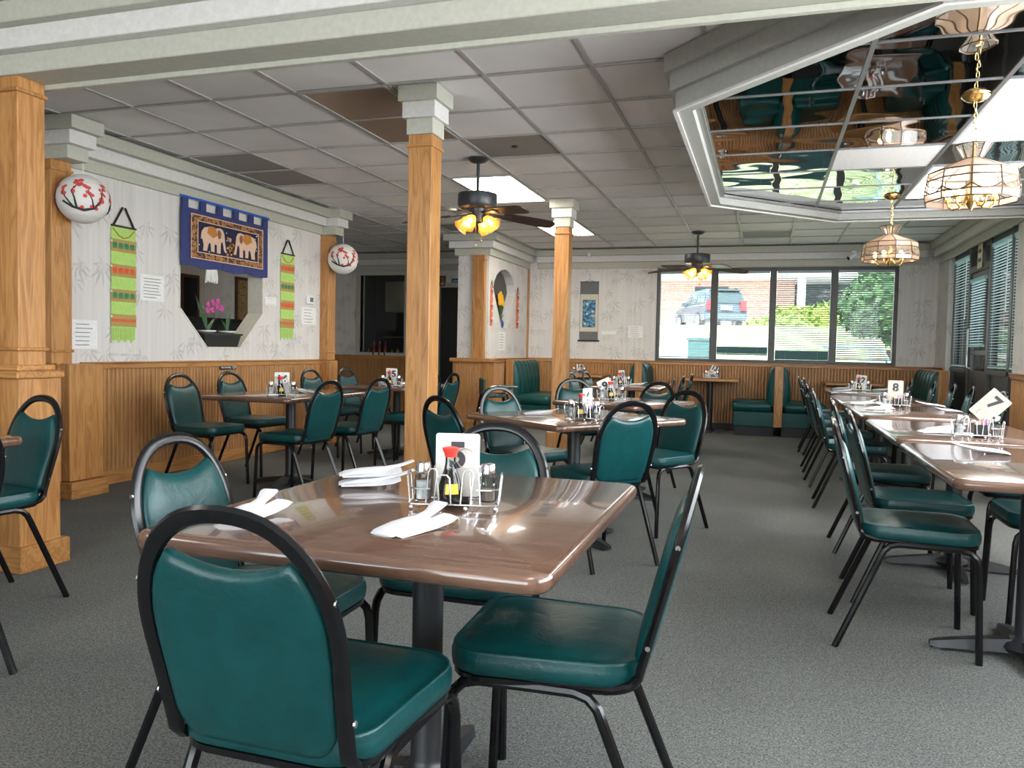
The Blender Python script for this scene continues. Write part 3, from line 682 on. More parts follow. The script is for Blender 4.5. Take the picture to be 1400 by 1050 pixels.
# ---- wood columns
def column(label, x, y, zb, base, capw=(.17, .21, .25), s=.075, ztop=ZC, cap=True):
    t = thing('wood_column', label, 'column', (x, y, 0))
    part('shaft', bevel(B(-s, -s, zb, s, s, ztop), .003), 'oak_z', t)
    bm = NB(); box(bm, -s-.012, -s-.012, ztop-.075, s+.012, s+.012, ztop-.055); part('molding', bevel(bm, .006, 2), 'oak_x', t)
    if cap:
        for k in range(3):
            h = capw[k]/2; part('capital_block', bevel(B(-h, -h, ZC+.093*k, h, h, min(C-.001, ZC+.093*(k+1))), .003), ('cornice_grey', 'cornice_white', 'cornice_grey')[k], t)
    if base == 'ped':
        part('pedestal', bevel(B(-.11, -.11, .1, .115, .12, .93), .004), 'oak_z', t); part('pedestal_cap', bevel(B(-.13, -.13, .93, .13, .135, .965), .006), 'oak_x', t)
        part('plinth', bevel(B(-.13, -.13, 0, .145, .15, .125), .005), 'oak_x', t)
        part('neck_block', bevel(B(-s-.03, -s-.03, .965, s+.03, s+.03, .995), .006), 'oak_x', t); part('molding', bevel(B(-s-.012, -s-.012, 1.06, s+.012, s+.012, 1.08), .006), 'oak_x', t)
    elif base == 'block':
        part('plinth', bevel(B(-.11, -.11, 0, .11, .11, .28), .005), 'oak_z', t)
    return t
column('square oak column with stepped grey and white capital behind table 5', -1.97, 4.385, 0, 'block')
column('square oak column with stepped capital behind tables 6 and 9', -2.0, 7.93, 0, 'block')
column('thick oak column on a pedestal base under the front beam', -3.465, 2.955, .96, 'ped', ztop=2.36, cap=False)
column('oak corner post standing on the niche wall pedestal', -3.68, 10.07, .985, None, s=.085, cap=False)
def pilaster(label, x0, y0, x1, y1, caps, low):
    t = thing('wall_post', label, 'column', ((x0+x1)/2, (y0+y1)/2, 0)); inv = Matrix.Translation(-t.location)
    def p(nm, b, mt, bv=.003): b = bevel(b, bv); b.transform(inv); part(nm, b, mt, t)
    p('shaft', B(x0, y0, .95, x1, y1, ZC), 'oak_z'); p('molding', B(x0-.01, y0-.01, ZC-.075, x1+.01, y1+.01, ZC-.055), 'oak_x'); p('molding', B(x0-.01, y0-.01, 1.03, x1+.01, y1+.01, 1.05), 'oak_x')
    for k, c in enumerate(caps): p('capital_block', B(c[0], c[1], ZC+.093*k, c[2], c[3], min(C-.001, ZC+.093*(k+1))), ('cornice_grey', 'cornice_white', 'cornice_grey')[k])
    if low:
        p('lower_panel', B(*low[:2], .12, *low[2:], .945), 'oak_z'); p('plinth', B(low[0], low[1]-.03, 0, low[2]+.05, low[3], .115), 'oak_y')
pilaster('oak wall post above the wainscot beside the cherry blossom lantern and lime scarf', -4.92, 4.27, -4.725, 4.44, ((-5.1, 4.29, -4.60, 4.47), (-5.1, 4.26, -4.55, 4.49), (-5.1, 4.23, -4.50, 4.51)), (-4.86, 4.32, -4.625, 4.62))
pilaster('oak wall post at the end of the partition beside the thermostat', -4.90, 7.955, -4.745, 8.11, ((-5.0, 7.94, -4.65, 8.12), (-5.0, 7.92, -4.61, 8.15), (-5.0, 7.895, -4.57, 8.175)), (-4.95, 7.955, -4.72, 8.13))
t = thing('half_wall', 'low oak half wall joined to the pedestal of the front column', 'half wall', (-4.5, 2.97, 0))
part('panel', bevel(B(-1.6, -.05, .1, .93, .05, .9), .003), 'bead', t); part('cap', bevel(B(-1.6, -.09, .9, .93, .09, .96), .006), 'oak_x', t); part('base_board', B(-1.6, -.07, 0, .93, .07, .11), 'oak_x', t)

# ================================================================== CHAIRS
AL = radians(14.5)
def BP(u, v, off=0): return Vector((u, -.202-v*sin(AL)+off*cos(AL), .44+v*cos(AL)+off*sin(AL)))
def hoop_half(a, hw=.179):                        # a 0..pi/2 over the crown
    return hw*cos(a)**.85 if cos(a) > 0 else 0, .225+.206*sin(a)
def make_chair():
    t = thing('dining_chair', '', 'chair')
    # seat cushion
    def lp(ins, z, r=.085): return [(x, y+.0, z) for x, y in rrect(.415-2*ins, .42-2*ins, max(.02, r-ins*.6), 6, .385-2*ins)]
    bm = NB(); loft(bm, [lp(.014, .425), lp(.002, .432), lp(0, .445), lp(0, .462), lp(.004, .473), lp(.0035, .478), lp(.008, .4795), lp(.013, .477), lp(.03, .483), lp(.07, .489), lp(.13, .491, .12)])
    part('seat', bm, 'vinyl', t, 'all')
    bm = NB(); loft(bm, [lp(.02, .413), lp(.006, .414), lp(.006, .426)]); part('seat_pan', bm, 'black_metal', t)
    # backrest pad
    bm = NB(); NU, NV = 20, 14; hwid = .163
    def vtop(u):
        a = abs(u)/hwid
        dip = .335+2.1*u*u
        s = math.acos(min(1, (a*.999)**(1/.85))); crown = .225+.187*sin(s)
        return min(dip, crown)
    def vbot(u):
        a = abs(u)/hwid; return .004+.05*max(0, (a-.72)/.28)**2.2
    G = {}
    for side in (1, -1):
        for i in range(NU+1):
            u = hwid*sin(pi/2*(2*i/NU-1))
            for j in range(NV+1):
                s = .5-.5*cos(pi*j/NV); v = vbot(u)+(vtop(u)-vbot(u))*s
                e = (1-(abs(u)/hwid)**6)**.5*max(0, 1-abs(2*s-1)**6)**.5
                w_ = u*(1-.07*max(0, (.2-v)/.2))
                if side == -1 and e < .02: G[side, i, j] = G[1, i, j]
                else: G[side, i, j] = bm.verts.new(BP(w_, v, side*(.004+(.022 if side == 1 else .012)*e) if e >= .02 else 0))
        for i in range(NU):
            for j in range(NV):
                f = [G[side, i, j], G[side, i+1, j], G[side, i+1, j+1], G[side, i, j+1]]
                f = list(dict.fromkeys(f))
                if len(f) >= 3:
                    try: bm.faces.new(f if side == 1 else f[::-1])
                    except ValueError: pass
    part('backrest', bm, 'vinyl', t, 'all')
    # hoop
    pts = [(.175, .02, .424), (.175, -.10, .424), (.173, -.155, .426), (.170, -.188, .434), (.168, -.206, .452)]
    right = [BP(.168, .03), BP(.170, .08), BP(.174, .14), BP(.178, .19)] + [BP(*hoop_half(radians(a))) for a in range(0, 90, 7)]
    half = [Vector(p) for p in pts]+right
    full = half+[BP(0, .431)]+[Vector((-p.x, p.y, p.z)) for p in reversed(half)]
    bm = NB(); tube(bm, full, .010, 8, .0165, nrm=(0, 0, 1)); part('back_frame', bm, 'black_metal', t, True)
    for s in (1, -1):
        bm = NB(); tube(bm, [(s*.185, 0, .413), (s*.187, .13, .413), (s*.190, .165, .405), (s*.193, .185, .385), (s*.195, .192, .355), (s*.202, .205, 0)], .0125, 8); part('leg', bm, 'black_metal', t, True)
        bm = NB(); tube(bm, [(s*.185, .0, .413), (s*.186, -.075, .413), (s*.188, -.105, .405), (s*.19, -.125, .385), (s*.192, -.14, .35), (s*.204, -.285, 0)], .0125, 8); part('leg', bm, 'black_metal', t, True)
    for y in (.12, -.07):
        bm = NB(); tube(bm, [(-.186, y, .408), (.186, y, .408)], .009, 6); part('stretcher', bm, 'black_metal', t, True)
    for s in (1, -1):
        for v in (.085, .30):
            uu_ = .171 if v < .2 else .166
            bm = NB(); disc(bm, BP(s*(uu_+.0165), v), (s, 0, 0), .0055, 8, .003); part('bolt', bm, 'chrome', t)
    return t
CP = make_chair(); CU = [False]
def chair(label, ax, ay, fx, fy, group=None):
    """ax, ay: where the top of the back stands; fx, fy: facing"""
    l = sqrt(fx*fx+fy*fy); fx, fy = fx/l, fy/l
    return place(CP, CU, label, (ax+fx*.312, ay+fy*.312, 0), atan2(fy, fx)-pi/2, group)

# ================================================================== TABLES
def make_table(w, d):
    t = thing('dining_table', '', 'table')
    h = .735; bm = NB()
    loft(bm, [[(x, y, z) for x, y in rrect(w-2*i, d-2*i, max(.02, .05-i), 6)] for i, z in ((.03, h-.037), (.010, h-.036), (.003, h-.030), (0, h-.02), (.001, h-.010), (.005, h-.004), (.013, h))])
    part('tabletop', bm, 'laminate', t, True)
    part('column', lathe(NB(), [(.085, .05), (.06, .07), (.045, .085), (.0385, .10), (.0385, h-.06), (.12, h-.055), (.12, h-.037)], 20), 'pedestal_black', t, True)
    bm = NB(); sphere(bm, (0, 0, .045), .09, 12, 6, 1, 1, .38)
    for k in range(4):
        M = Matrix.Rotation(pi/4+k*pi/2 if False else k*pi/2, 4, 'Z')
        L = []
        for s, hw, zt, zb in ((.05, .036, .075, .025), (.15, .032, .062, .02), (.25, .027, .045, .014), (.30, .024, .035, .01), (.325, .014, .028, .012)):
            L.append([M @ Vector(p) for p in ((s, -hw, zb), (s, hw, zb), (s, hw*.7, zt), (s, -hw*.7, zt))])
        loft(bm, L)
    part('base', bm, 'pedestal_black', t, True)
    for k in range(4):
        bm = NB(); a = k*pi/2; lathe(bm, [(.016, 0), (.016, .006), (.006, .012), (.006, .022)], 8, Matrix.Translation((.3*cos(a), .3*sin(a), 0))); part('foot_glide', bm, 'chrome', t)
    return t
TP = {}
def table(label, x, y, w, d, rz=0):
    k = (w, d)
    if k not in TP: TP[k] = (make_table(w, d), [False])
    return place(TP[k][0], TP[k][1], label, (x, y, 0), rz)
T = .735
table('brown laminate table with number 5 sign and glossy top', -.775, 1.785, .88, 1.03)
table('brown laminate table with number 16 sign along the wainscot partition', -3.56, 5.42, .76, 1.22)
table('brown laminate table with number 15 sign near the dim alcove', -3.55, 7.3, .76, 1.22)
table('brown laminate table turned at an angle in front of the oak column, number 6 sign', -1.05, 4.53, .9, .98, radians(-36))
table('brown laminate table turned at an angle with tilted number 9 sign', -1.02, 6.08, .76, .9, radians(-24))
table('brown laminate table between the number 9 table and the booths, white napkin on it', -1.42, 8.95, .76, 1.22)
table('brown laminate table with tilted number 7 sign on a tan plate', .98, 4.67, .76, 1.22)
table('brown laminate table end to end with the number 7 table, one napkin roll on it', .97, 3.37, .76, 1.12)
table('brown laminate table with number 8 sign by the storefront windows', 1.0, 6.24, .76, 1.34)
table('brown laminate table joined behind the number 8 table', 1.0, 7.62, .76, 1.34)
table('brown laminate table with number 12 sign in front of the corner booth', 1.06, 9.45, .76, 1.30)
table('brown laminate table mostly out of view beside the front column', -3.22, 1.92, .9, .95)

GR = 'green vinyl hoop-back chairs'
chair('green vinyl chair at table 5 with its back towards the front bay', -.785, 1.005, .0, 1)
chair('green vinyl chair with wrinkled back at table 5 facing the aisle side', -1.535, 1.765, 1, .02)
chair('green vinyl chair tucked behind the number 5 sign of table 5', -.85, 2.53, 0, -1)
chair('green vinyl chair at table 5 on the carpet aisle side, seen from its side', -.125, 1.77, -1, -.05)
chair('green vinyl chair against the pedestal of the thick front column', -3.06, 2.72, -.18, -1)
chair('green vinyl chair beside the front column with only its hoop edge and leg in view', -2.33, 1.77, -1, 0)
chair('green vinyl chair at table 16 on the wainscot side under the elephant tapestry', -4.42, 5.16, 1, -.05)
chair('green vinyl chair at table 16 on the wainscot side below the no smoking sign', -4.5, 5.88, 1, -.05)
chair('green vinyl chair on the aisle side of table 16, beside its black pedestal', -2.94, 4.98, -1, .12)
chair('green vinyl chair on the aisle side between tables 16 and 15', -2.89, 5.66, -1, .12)
chair('green vinyl chair on the wainscot side of table 15 below the lime scarf', -4.5, 7.18, 1, -.1)
chair('green vinyl chair on the wainscot side of table 15 at the partition end', -4.5, 7.92, 1, -.1)
chair('green vinyl chair on the aisle side of table 15, back hidden by the oak column', -2.9, 6.78, -1, 0)
chair('green vinyl chair seen edge-on between the oak column and the niche pedestal', -2.90, 7.24, -1, .05)
chair('green vinyl chair turned away at table 6 beside the central oak column', -1.60, 3.76, .55, .84)
chair('green vinyl chair at table 6 facing the aisle, in front of the niche wall', -1.70, 5.02, .85, -.5)
chair('green vinyl chair at table 6 with its bright back to the carpet aisle', -.62, 3.98, -.72, .70)
chair('green vinyl chair at table 6 on the aisle side, behind the table corner', -.47, 5.30, -.55, -.84)
chair('green vinyl chair at table 9 on the aisle side', -.83, 6.72, -.5, -.86)
chair('green vinyl chair at table 9 beside the rear oak column', -1.62, 6.9, .6, -.8)
chair('green vinyl chair standing between table 9 and the table behind it', -.80, 7.55, -.95, -.1)
chair('green vinyl chair before the booths, nearer table 9', -.80, 8.5, -1, .0)
chair('green vinyl chair before the booths, nearer booth table 13', -.78, 9.32, -1, .0)
chair('green vinyl chair behind the rear oak column, window side of the pair', -2.05, 9.35, 1, -.1)
chair('green vinyl chair behind the rear oak column, niche side of the pair', -2.08, 8.72, 1, -.1)
chair('green vinyl chair at the aisle end of the table 7 row', .275, 3.45, 1, -.03)
chair('green vinyl chair second in the aisle row at table 7', .385, 4.05, 1, .03)
chair('green vinyl chair at the far corner of table 7 on the aisle side', .385, 4.98, 1, 0)
chair('green vinyl chair on the aisle side of table 8 nearest table 7', .36, 6.35, 1, -.05)
chair('green vinyl chair on the aisle side of table 8, second from table 7', .36, 7.3, 1, .05)
chair('green vinyl chair on the aisle side of table 8 by its joined rear table', .36, 8.2, 1, 0)
chair('green vinyl chair on the aisle side of table 12', .42, 9.15, 1, 0)
chair('green vinyl chair on the aisle side of table 12 next to the double booth', .39, 9.85, 1, -.05)
chair('green vinyl chair by the storefront windows at table 8, beside the tan number 7 plate', 1.80, 7.05, -1, 0)
chair('pale lit green vinyl chair by the storefront windows between tables 8 and 12', 1.80, 8.0, -1, .1)
chair('pale lit green vinyl chair by the glass entrance door', 1.78, 8.62, -1, .1)
chair('green vinyl chair at table 12 beside the corner booth end panel', 1.75, 9.38, -1, .1)
chair('green vinyl chair at table 12 in front of the corner booth cushion', 1.62, 9.98, -1, .1)
chair('green vinyl chair pushed under table 7 from the window side', 1.62, 4.74, -1, 0)
chair('green vinyl chair pushed under the lone-napkin table from the window side', 1.52, 3.92, -1, 0)

# ================================================================== BOOTHS
def bench(name, label, x, y0, y1, face, double=False, h=.96):
    """bench with its back plane at x, seat towards face (+1/-1), running along y"""
    t = thing(name, label, 'booth', (x, (y0+y1)/2, 0)); L = (y1-y0)/2
    sides = (face, -face) if double else (face,)
    for s in sides:
        bx = lambda a, b: (min(s*a, s*b), max(s*a, s*b))
        a, b = bx(.05, .56); part('toe_kick', B(a+.0, -L+.02, 0, b, L, .13), 'toe_kick', t)
        a, b = bx(.05, .58); part('seat_box', bevel(B(a, -L+.005, .13, b, L, .33), .008), 'vinyl_booth', t)
        bm = NB(); lo = []
        for i, z in ((.02, .33), (.0, .345), (-.012, .39), (-.01, .43), (.01, .46), (.05, .475), (.12, .48)):
            lo.append([(s*(.335)+px, py, z) for px, py in rrect(.52-2*i, 2*L-2*i, max(.02, .06-i*.3), 4)])
        loft(bm, lo); part('seat_cushion', bm, 'vinyl_booth', t, 'all')
        n = max(2, round(2*L/.2)); wv = 2*L/n
        for k in range(n):                       # vertical channels of the back
            bm = NB(); prof = []
            for z, o in ((.42, .085), (.5, .115), (.65, .115), (.8, .095), (.90, .075), (.945, .04), (.955, .0)):
                prof.append([(s*(.04+o*cos(q_)**.6 if cos(q_) > 0 else .04), -L+wv*(k+.5)+wv/2*sin(q_), z) for q_ in [radians(d) for d in range(-90, 91, 15)]])
            loft(bm, prof, False, True, closed=False); part('back_channel', bm, 'vinyl_booth', t, 'all')
    part('back_core', B(-.04, -L+.01, .13, .04, L, .93), 'vinyl_booth', t)
    part('end_panel', bevel(B(-.055, -L-.02, .13, .055, -L+.01, h), .006), 'oak_z', t)
    part('top_rail', bevel(B(-.05, -L, .93, .05, L, .965), .006), 'oak_y', t)
    return t
bench('booth_bench', 'green booth bench with channelled back against the niche wall', -3.46, 10.75, 11.9, 1)
bench('double_booth_bench', 'back-to-back green booth bench next to the window edge by booth table 14', -1.70, 11.25, 11.9, 1, True)
bench('double_booth_bench', 'back-to-back green booth bench with oak end panel between booth tables 13 and 12', .20, 11.25, 11.9, -1, True)
bench('booth_bench', 'dark green booth bench with oak end panel in the corner by the storefront', 2.06, 10.62, 11.9, -1)
def booth_table(label, x, w):
    t = thing('booth_table', label, 'table', (x, 11.58, 0))
    part('tabletop', bevel(B(-w/2, -.32, .725, w/2, .32, .76), .006), 'oak_x', t)
    part('column', lathe(NB(), [(.09, .02), (.04, .06), (.04, .70), (.1, .705), (.1, .725)], 14), 'pedestal_black', t, True)
    bm = NB(); box(bm, -.22, -.035, 0, .22, .035, .035); box(bm, -.035, -.22, 0, .035, .22, .034); part('base', bm, 'pedestal_black', t)
booth_table('wooden booth table with number 13 sign under the window', -.72, .80)
booth_table('wooden booth table with number 14 sign beside the niche wall bench', -2.55, .66)
booth_table('wooden booth table in the corner booth under the tree window', 1.15, .72)

# ================================================================== TABLETOP THINGS
def make_caddy():
    t = thing('condiment_caddy', '', 'caddy'); r = .0021
    bm = NB(); tube(bm, [(x, y, .014) for x, y in rrect(.215, .085, .012, 3)], r, 6, closed=True)
    for x in (-.045, .045): tube(bm, [(x, -.0425, .014), (x, .0425, .014)], r, 6)
    part('base_wire', bm, 'wire', t, True)
    bm = NB()
    for x, y in ((-.1, -.04), (.1, -.04), (-.1, .04), (.1, .04), (-.03, -.045), (.03, -.045)): sphere(bm, (x, y, .006), .006, 8, 5)
    part('ball_feet', bm, 'wire', t, True)
    bm = NB()
    def U(x, y, dx, dy, h, lean=0):
        tube(bm, [(x-dx, y-dy, .014), (x-dx-lean, y-dy, h-.008), (x-dx*.5-lean, y-dy*.5, h), (x+dx*.5-lean, y+dy*.5, h), (x+dx-lean, y+dy, h-.008), (x+dx, y+dy, .014)], r, 6)
    for s in (-1, 1):
        U(s*.106, 0, 0, .022, .085, -s*.006); U(s*.055, -.04, .010, 0, .098, s*.006); U(s*.045, .04, .012, 0, .10, 0)
        tube(bm, [(s*.106, -.022, .05), (s*.09, -.04, .05), (s*.055, -.04, .05)], r, 6)
    U(-.018, -.048, .014, 0, .085, .004); U(.03, -.045, .012, 0, .098, -.006)
    part('upright_wire', bm, 'wire', t, True, kind='stuff')
    bm = NB(); tube(bm, [(.02+.022*cos(a), .03, .115+.024*sin(a)) for a in [2*pi*k/14 for k in range(14)]], .0012, 5, closed=True); part('sign_holder', bm, 'wire', t, True)
    return t
def make_shaker(fill):
    t = thing('salt_shaker' if fill == 'salt' else 'pepper_shaker', '', 'shaker')
    part('jar', lathe(NB(), [(.019, 0), (.021, .004), (.0195, .02), (.021, .04), (.0205, .056), (.016, .064), (.0165, .07)], 12), 'clear_glass', t)
    part('contents', lathe(NB(), [(.0165, .003), (.0165, .045 if fill == 'salt' else .03)], 10), fill, t)
    part('lid', lathe(NB(), [(.0185, .068), (.0185, .083), (.016, .09), (.006, .0925)], 14), 'chrome', t, True)
    return t
def make_soy():
    t = thing('soy_sauce_bottle', '', 'bottle')
    part('bottle', lathe(NB(), [(.030, 0), (.032, .006), (.031, .026), (.023, .054), (.0155, .076)], 14), 'soy', t, True)
    part('neck', lathe(NB(), [(.0155, .076), (.0125, .092), (.0125, .107)], 12), 'clear_glass', t, True)
    part('cap', lathe(NB(), [(.0145, .106), (.0155, .114), (.0205, .124), (.0205, .128), (.012, .130)], 12), 'red_plastic', t, True)
    bm = NB(); loft(bm, [[(.0335*cos(a)*k, .0335*sin(a)*k, z) for a in [radians(d) for d in range(-75, -14, 12)]] for z, k in ((.020, .975), (.044, .83))], False, False, closed=False); part('label_patch', bm, 'yellow', t, label='yellow label patch')
    return t
def make_box():
    t = thing('sugar_packet_holder', '', 'packet holder')
    part('holder', bevel(B(-.03, -.022, 0, .03, .022, .062), .003), 'black_planter', t)
    for k in range(7):
        x = -.024+.008*k; part('sugar_packet', B(x-.003, -.018, .03, x+.003, .016, .074+.004*((k*7) % 3)), ('packet', 'packet', 'packet', 'pink', 'packet', 'pink', 'blue_packet')[k], t)
    return t
PR = {'caddy': (make_caddy(), [False]), 'salt': (make_shaker('salt'), [False]), 'pepper': (make_shaker('pepper'), [False]), 'soy': (make_soy(), [False]), 'box': (make_box(), [False])}
def number_sign(num, label, loc, rz, tilt=0, roll=0, mat='sign_white', w=.108, h=.155, nsz=.085):
    t = thing('table_number_sign', label, 'sign', loc); t.rotation_euler = (tilt, roll, rz)
    bm = NB(); prism(bm, [(x, y+h/2) for x, y in rrect(w, h, .006, 3)], -.002, .002, lambda x, y, z: (x, z, y)); part('plate', bm, mat, t)
    o = ob('numeral', text_mesh(num, nsz, 'ink', bold=.0035), t, (0, -.0032, h*.64), (radians(90), 0, 0))
def caddy_set(tb, x, y, z, rz, num, sign=None, tilt=0, roll=0, mat='sign_white', nap=False, soy=True, sgn_dz=.0, far=False, srz=None, where=None, square=False):
    M = Matrix.Translation((x, y, z)) @ Matrix.Rotation(rz, 4, 'Z'); P = lambda a, b, c: tuple(M @ Vector((a, b, c)))
    place(*PR['caddy'], f'chrome condiment caddy on {tb}', (x, y, z), rz)
    place(*PR['salt'], f'glass salt shaker on {tb}', P(-.079, 0, .017), rz)
    place(*PR['pepper'], f'glass pepper shaker on {tb}', P(.079, 0, .017), rz)
    if soy: place(*PR['soy'], f'red-capped soy bottle on {tb}', P(-.012, -.004, .017), rz-.5)
    place(*PR['box'], f'black sugar packet holder on {tb}', P(.02 if not soy else .0, .024 if not soy else .062, .001), rz)
    w, h = (.10, .10) if square else (.108, .155)
    number_sign(num, f'plate sign reading {num} on {tb}', P(.005, .045 if not soy else .034, .075+sgn_dz) if not soy else P(.0, .0375, .02), rz if srz is None else srz, tilt, roll, mat, w, h)
caddy_set('the glossy table before the central oak column', -.70, 1.765, T, .25, '5')
caddy_set('the wainscot-side table under the tapestry', -3.40, 5.06, T, .6, '16', srz=.7)
caddy_set('the table nearest the dim alcove', -3.40, 6.85, T, .2, '15')
caddy_set('the angled table beside the aisle chairs', -.94, 4.27, T, -.3, '6', srz=1.3)
caddy_set('the angled table before the rear oak column', -1.13, 6.12, T, .3, '9', tilt=-.1, roll=-.45, sgn_dz=.03)
caddy_set('the table before the booths', -1.50, 8.68, T, .1, '10', srz=1.1)
caddy_set('the booth table under the car window', -.70, 11.5, .76, 0, '13', roll=.5, soy=False, sgn_dz=.01, square=True)
caddy_set('the booth table beside the niche wall bench', -2.62, 11.5, .76, 0, '14', soy=False, sgn_dz=-.02, square=True)
caddy_set('the table in front of the corner booth', 1.02, 9.5, T, -.1, '12', roll=.1)
caddy_set('the storefront table with the upright tan plate', .98, 6.75, T, -.05, '8', soy=False, mat='sign_tan', sgn_dz=-.03)
caddy_set('the storefront table with the tilted tan plate', 1.0, 4.35, T, -.1, '7', soy=False, mat='sign_tan', roll=.75, sgn_dz=.02)

def make_napkin():
    bm = NB()
    L = []
    for x, w_, t0, t1, off, zc in ((-.092, .030, 0, .004, .004, 0), (-.075, .038, 0, .012, .002, 0), (-.03, .038, 0, .020, 0, 0), (.01, .028, .0, .022, .002, .001), (.035, .017, .002, .021, .004, .003), (.06, .015, .004, .018, .006, .009), (.085, .019, .004, .012, .010, .018), (.108, .023, .003, .008, .014, .028), (.118, .02, .003, .006, .015, .032)):
        n = 10; lo = []
        for k in range(n):
            a = 2*pi*k/n; lo.append((x, off+w_*cos(a), zc+(t0+t1)/2+(t1-t0)/2*sin(a)*(1+.12*sin(3*a))))
        L.append(lo)
    loft(bm, L)
    L = []
    for x, y0, y1, z in ((-.085, -.046, .01, .001), (-.03, -.050, .005, .002), (.02, -.054, .0, .004), (.055, -.062, -.012, .010), (.075, -.066, -.026, .018)):
        L.append([(x, y0, z), (x, (y0+y1)/2, z+.003), (x, y1, z+.004), (x, y1, z+.006), (x, (y0+y1)/2, z+.006), (x, y0, z+.0015)])
    loft(bm, L)
    o = part('napkin_roll', bm, 'napkin', None, True); o['category'] = 'napkin'; return o
NP = make_napkin(); NUsed = [False]
def napkin(label, x, y, rz, z=T, group=None): return place(NP, NUsed, label, (x, y, z+.0005), rz, group)
napkin('white paper napkin roll in front of the caddy on table 5', -.70, 1.52, radians(75))
napkin('white paper napkin roll at the corner of table 5 behind the front chair', -1.09, 1.50, radians(95))
napkin('white paper napkin roll under another on table 5, column side', -1.03, 1.97, radians(30))
napkin('white paper napkin roll on top of the stacked pair on table 5', -1.04, 1.99, radians(33), T+.022)
napkin('white paper napkin roll beside the caddy on table 16', -3.52, 5.52, radians(150)); napkin('white paper napkin roll at the aisle edge of table 16', -3.36, 5.42, radians(170))
napkin('white paper napkin roll on the table nearest the dim alcove', -3.5, 7.35, radians(20))
napkin('white paper napkin roll on table 6', -1.26, 4.50, radians(20))
napkin('white paper napkin roll on the table before the booths', -1.38, 9.1, radians(10))
for k, (x, y, a) in enumerate(((.80, 6.3, 40), (.76, 6.9, 20), (.88, 6.5, 100), (1.28, 6.95, 160), (1.26, 6.3, 200))):
    napkin(('white napkin roll at the aisle corner of table 8', 'white napkin roll on table 8 left of its caddy base', 'white napkin roll right before the caddy on table 8', 'white napkin roll on table 8 towards the storefront', 'white napkin roll on the window corner of table 8')[k], x, y, radians(a))
napkin('white napkin roll beside the caddy on table 7', .86, 4.52, radians(10)); napkin('second white napkin roll on table 7 next to the caddy', .93, 4.7, radians(15))
napkin('white napkin roll alone on the table end to end with table 7', .87, 3.66, radians(170))
napkin('white napkin roll on table 12 aisle side', .82, 9.2, radians(10)); napkin('white napkin roll on table 12 beside its caddy', .86, 9.85, radians(20)); napkin('white napkin roll on table 12 window side', 1.27, 9.8, radians(20))

# ================================================================== CEILING FANS
def make_fan():
    t = thing('ceiling_fan', '', 'ceiling fan')       # origin on the ceiling
    part('canopy', lathe(NB(), [(.085, 0), (.085, -.008), (.06, -.03), (.02, -.04)], 18), 'fan_metal', t, True)
    part('downrod', lathe(NB(), [(.013, -.03), (.013, -.29)], 10), 'fan_metal', t, True)
    part('motor_housing', lathe(NB(), [(.03, -.27), (.12, -.275), (.158, -.285), (.16, -.30), (.16, -.375), (.15, -.395), (.08, -.405)], 28), 'fan_metal', t, True)
    part('switch_housing', lathe(NB(), [(.075, -.40), (.07, -.43), (.06, -.47), (.05, -.51), (.02, -.52)], 18), 'fan_metal', t, True)
    for k in range(5):
        a = 2*pi*k/5; M = Matrix.Rotation(a, 4, 'Z') @ Matrix.Translation((0, 0, -.425)) @ Matrix.Rotation(radians(-17), 4, 'X') @ Matrix.Rotation(radians(6), 4, 'Y')
        pts = [(.22, -.050), (.40, -.062), (.58, -.066), (.635, -.06), (.66, -.035), (.667, 0), (.66, .035), (.635, .06), (.58, .066), (.40, .062), (.22, .050)]
        bm = NB(); prism(bm, pts, -.004, .004, lambda x, y, z: M @ Vector((x, y, z))); bl = part('blade', bm, 'fan_blade', t)
        bm = NB(); prism(bm, [(.08, -.018), (.17, -.014), (.27, -.035), (.30, 0), (.27, .035), (.17, .014), (.08, .018)], -.012, -.004, lambda x, y, z: M @ Vector((x, y, z))); part('blade_arm', bm, 'fan_metal', bl)
    for k in range(4):
        a = pi/4+2*pi*k/4; M = Matrix.Translation((.065*cos(a), .065*sin(a), -.475)) @ Matrix.Rotation(a, 4, 'Z') @ Matrix.Rotation(radians(128), 4, 'Y')
        prof = [(.02, 0), (.03, .02), (.043, .05), (.047, .075), (.055, .10), (.068, .118)]
        loops = []
        for r, z in prof:
            loops.append([M @ Vector(((r+(.006*cos(4*(2*pi*j/20)) if z > .09 else 0))*cos(2*pi*j/20), (r+(.006*cos(4*(2*pi*j/20)) if z > .09 else 0))*sin(2*pi*j/20), z)) for j in range(20)])
        bm = NB(); loft(bm, loops, False, False); sh = part('glass_shade', bm, 'fan_shade', t, True)
        bm = NB(); sphere(bm, M @ Vector((0, 0, .06)), .021, 10, 6); part('bulb', bm, 'bulb', sh, True)
        bm = NB(); lathe(bm, [(.022, -.03), (.022, .012)], 10, M); part('socket', bm, 'fan_metal', t, True)
    for dx, l in ((-.02, .20), (.03, .16)):
        bm = NB(); tube(bm, [(dx, -.03, -.50), (dx, -.03, -.50-l)], .0015, 5); sphere(bm, (dx, -.03, -.50-l), .008, 8, 5, 1, 1, 1.6); part('pull_chain', bm, 'brass', t)
    return t
FP = make_fan(); FU = [False]
place(FP, FU, 'dark ceiling fan with four amber glass lights beside the central oak column', (-2.25, 6.05, C), radians(37))
place(FP, FU, 'ceiling fan with amber glass lights hanging before the back window', (-.85, 10.32, C), radians(23))

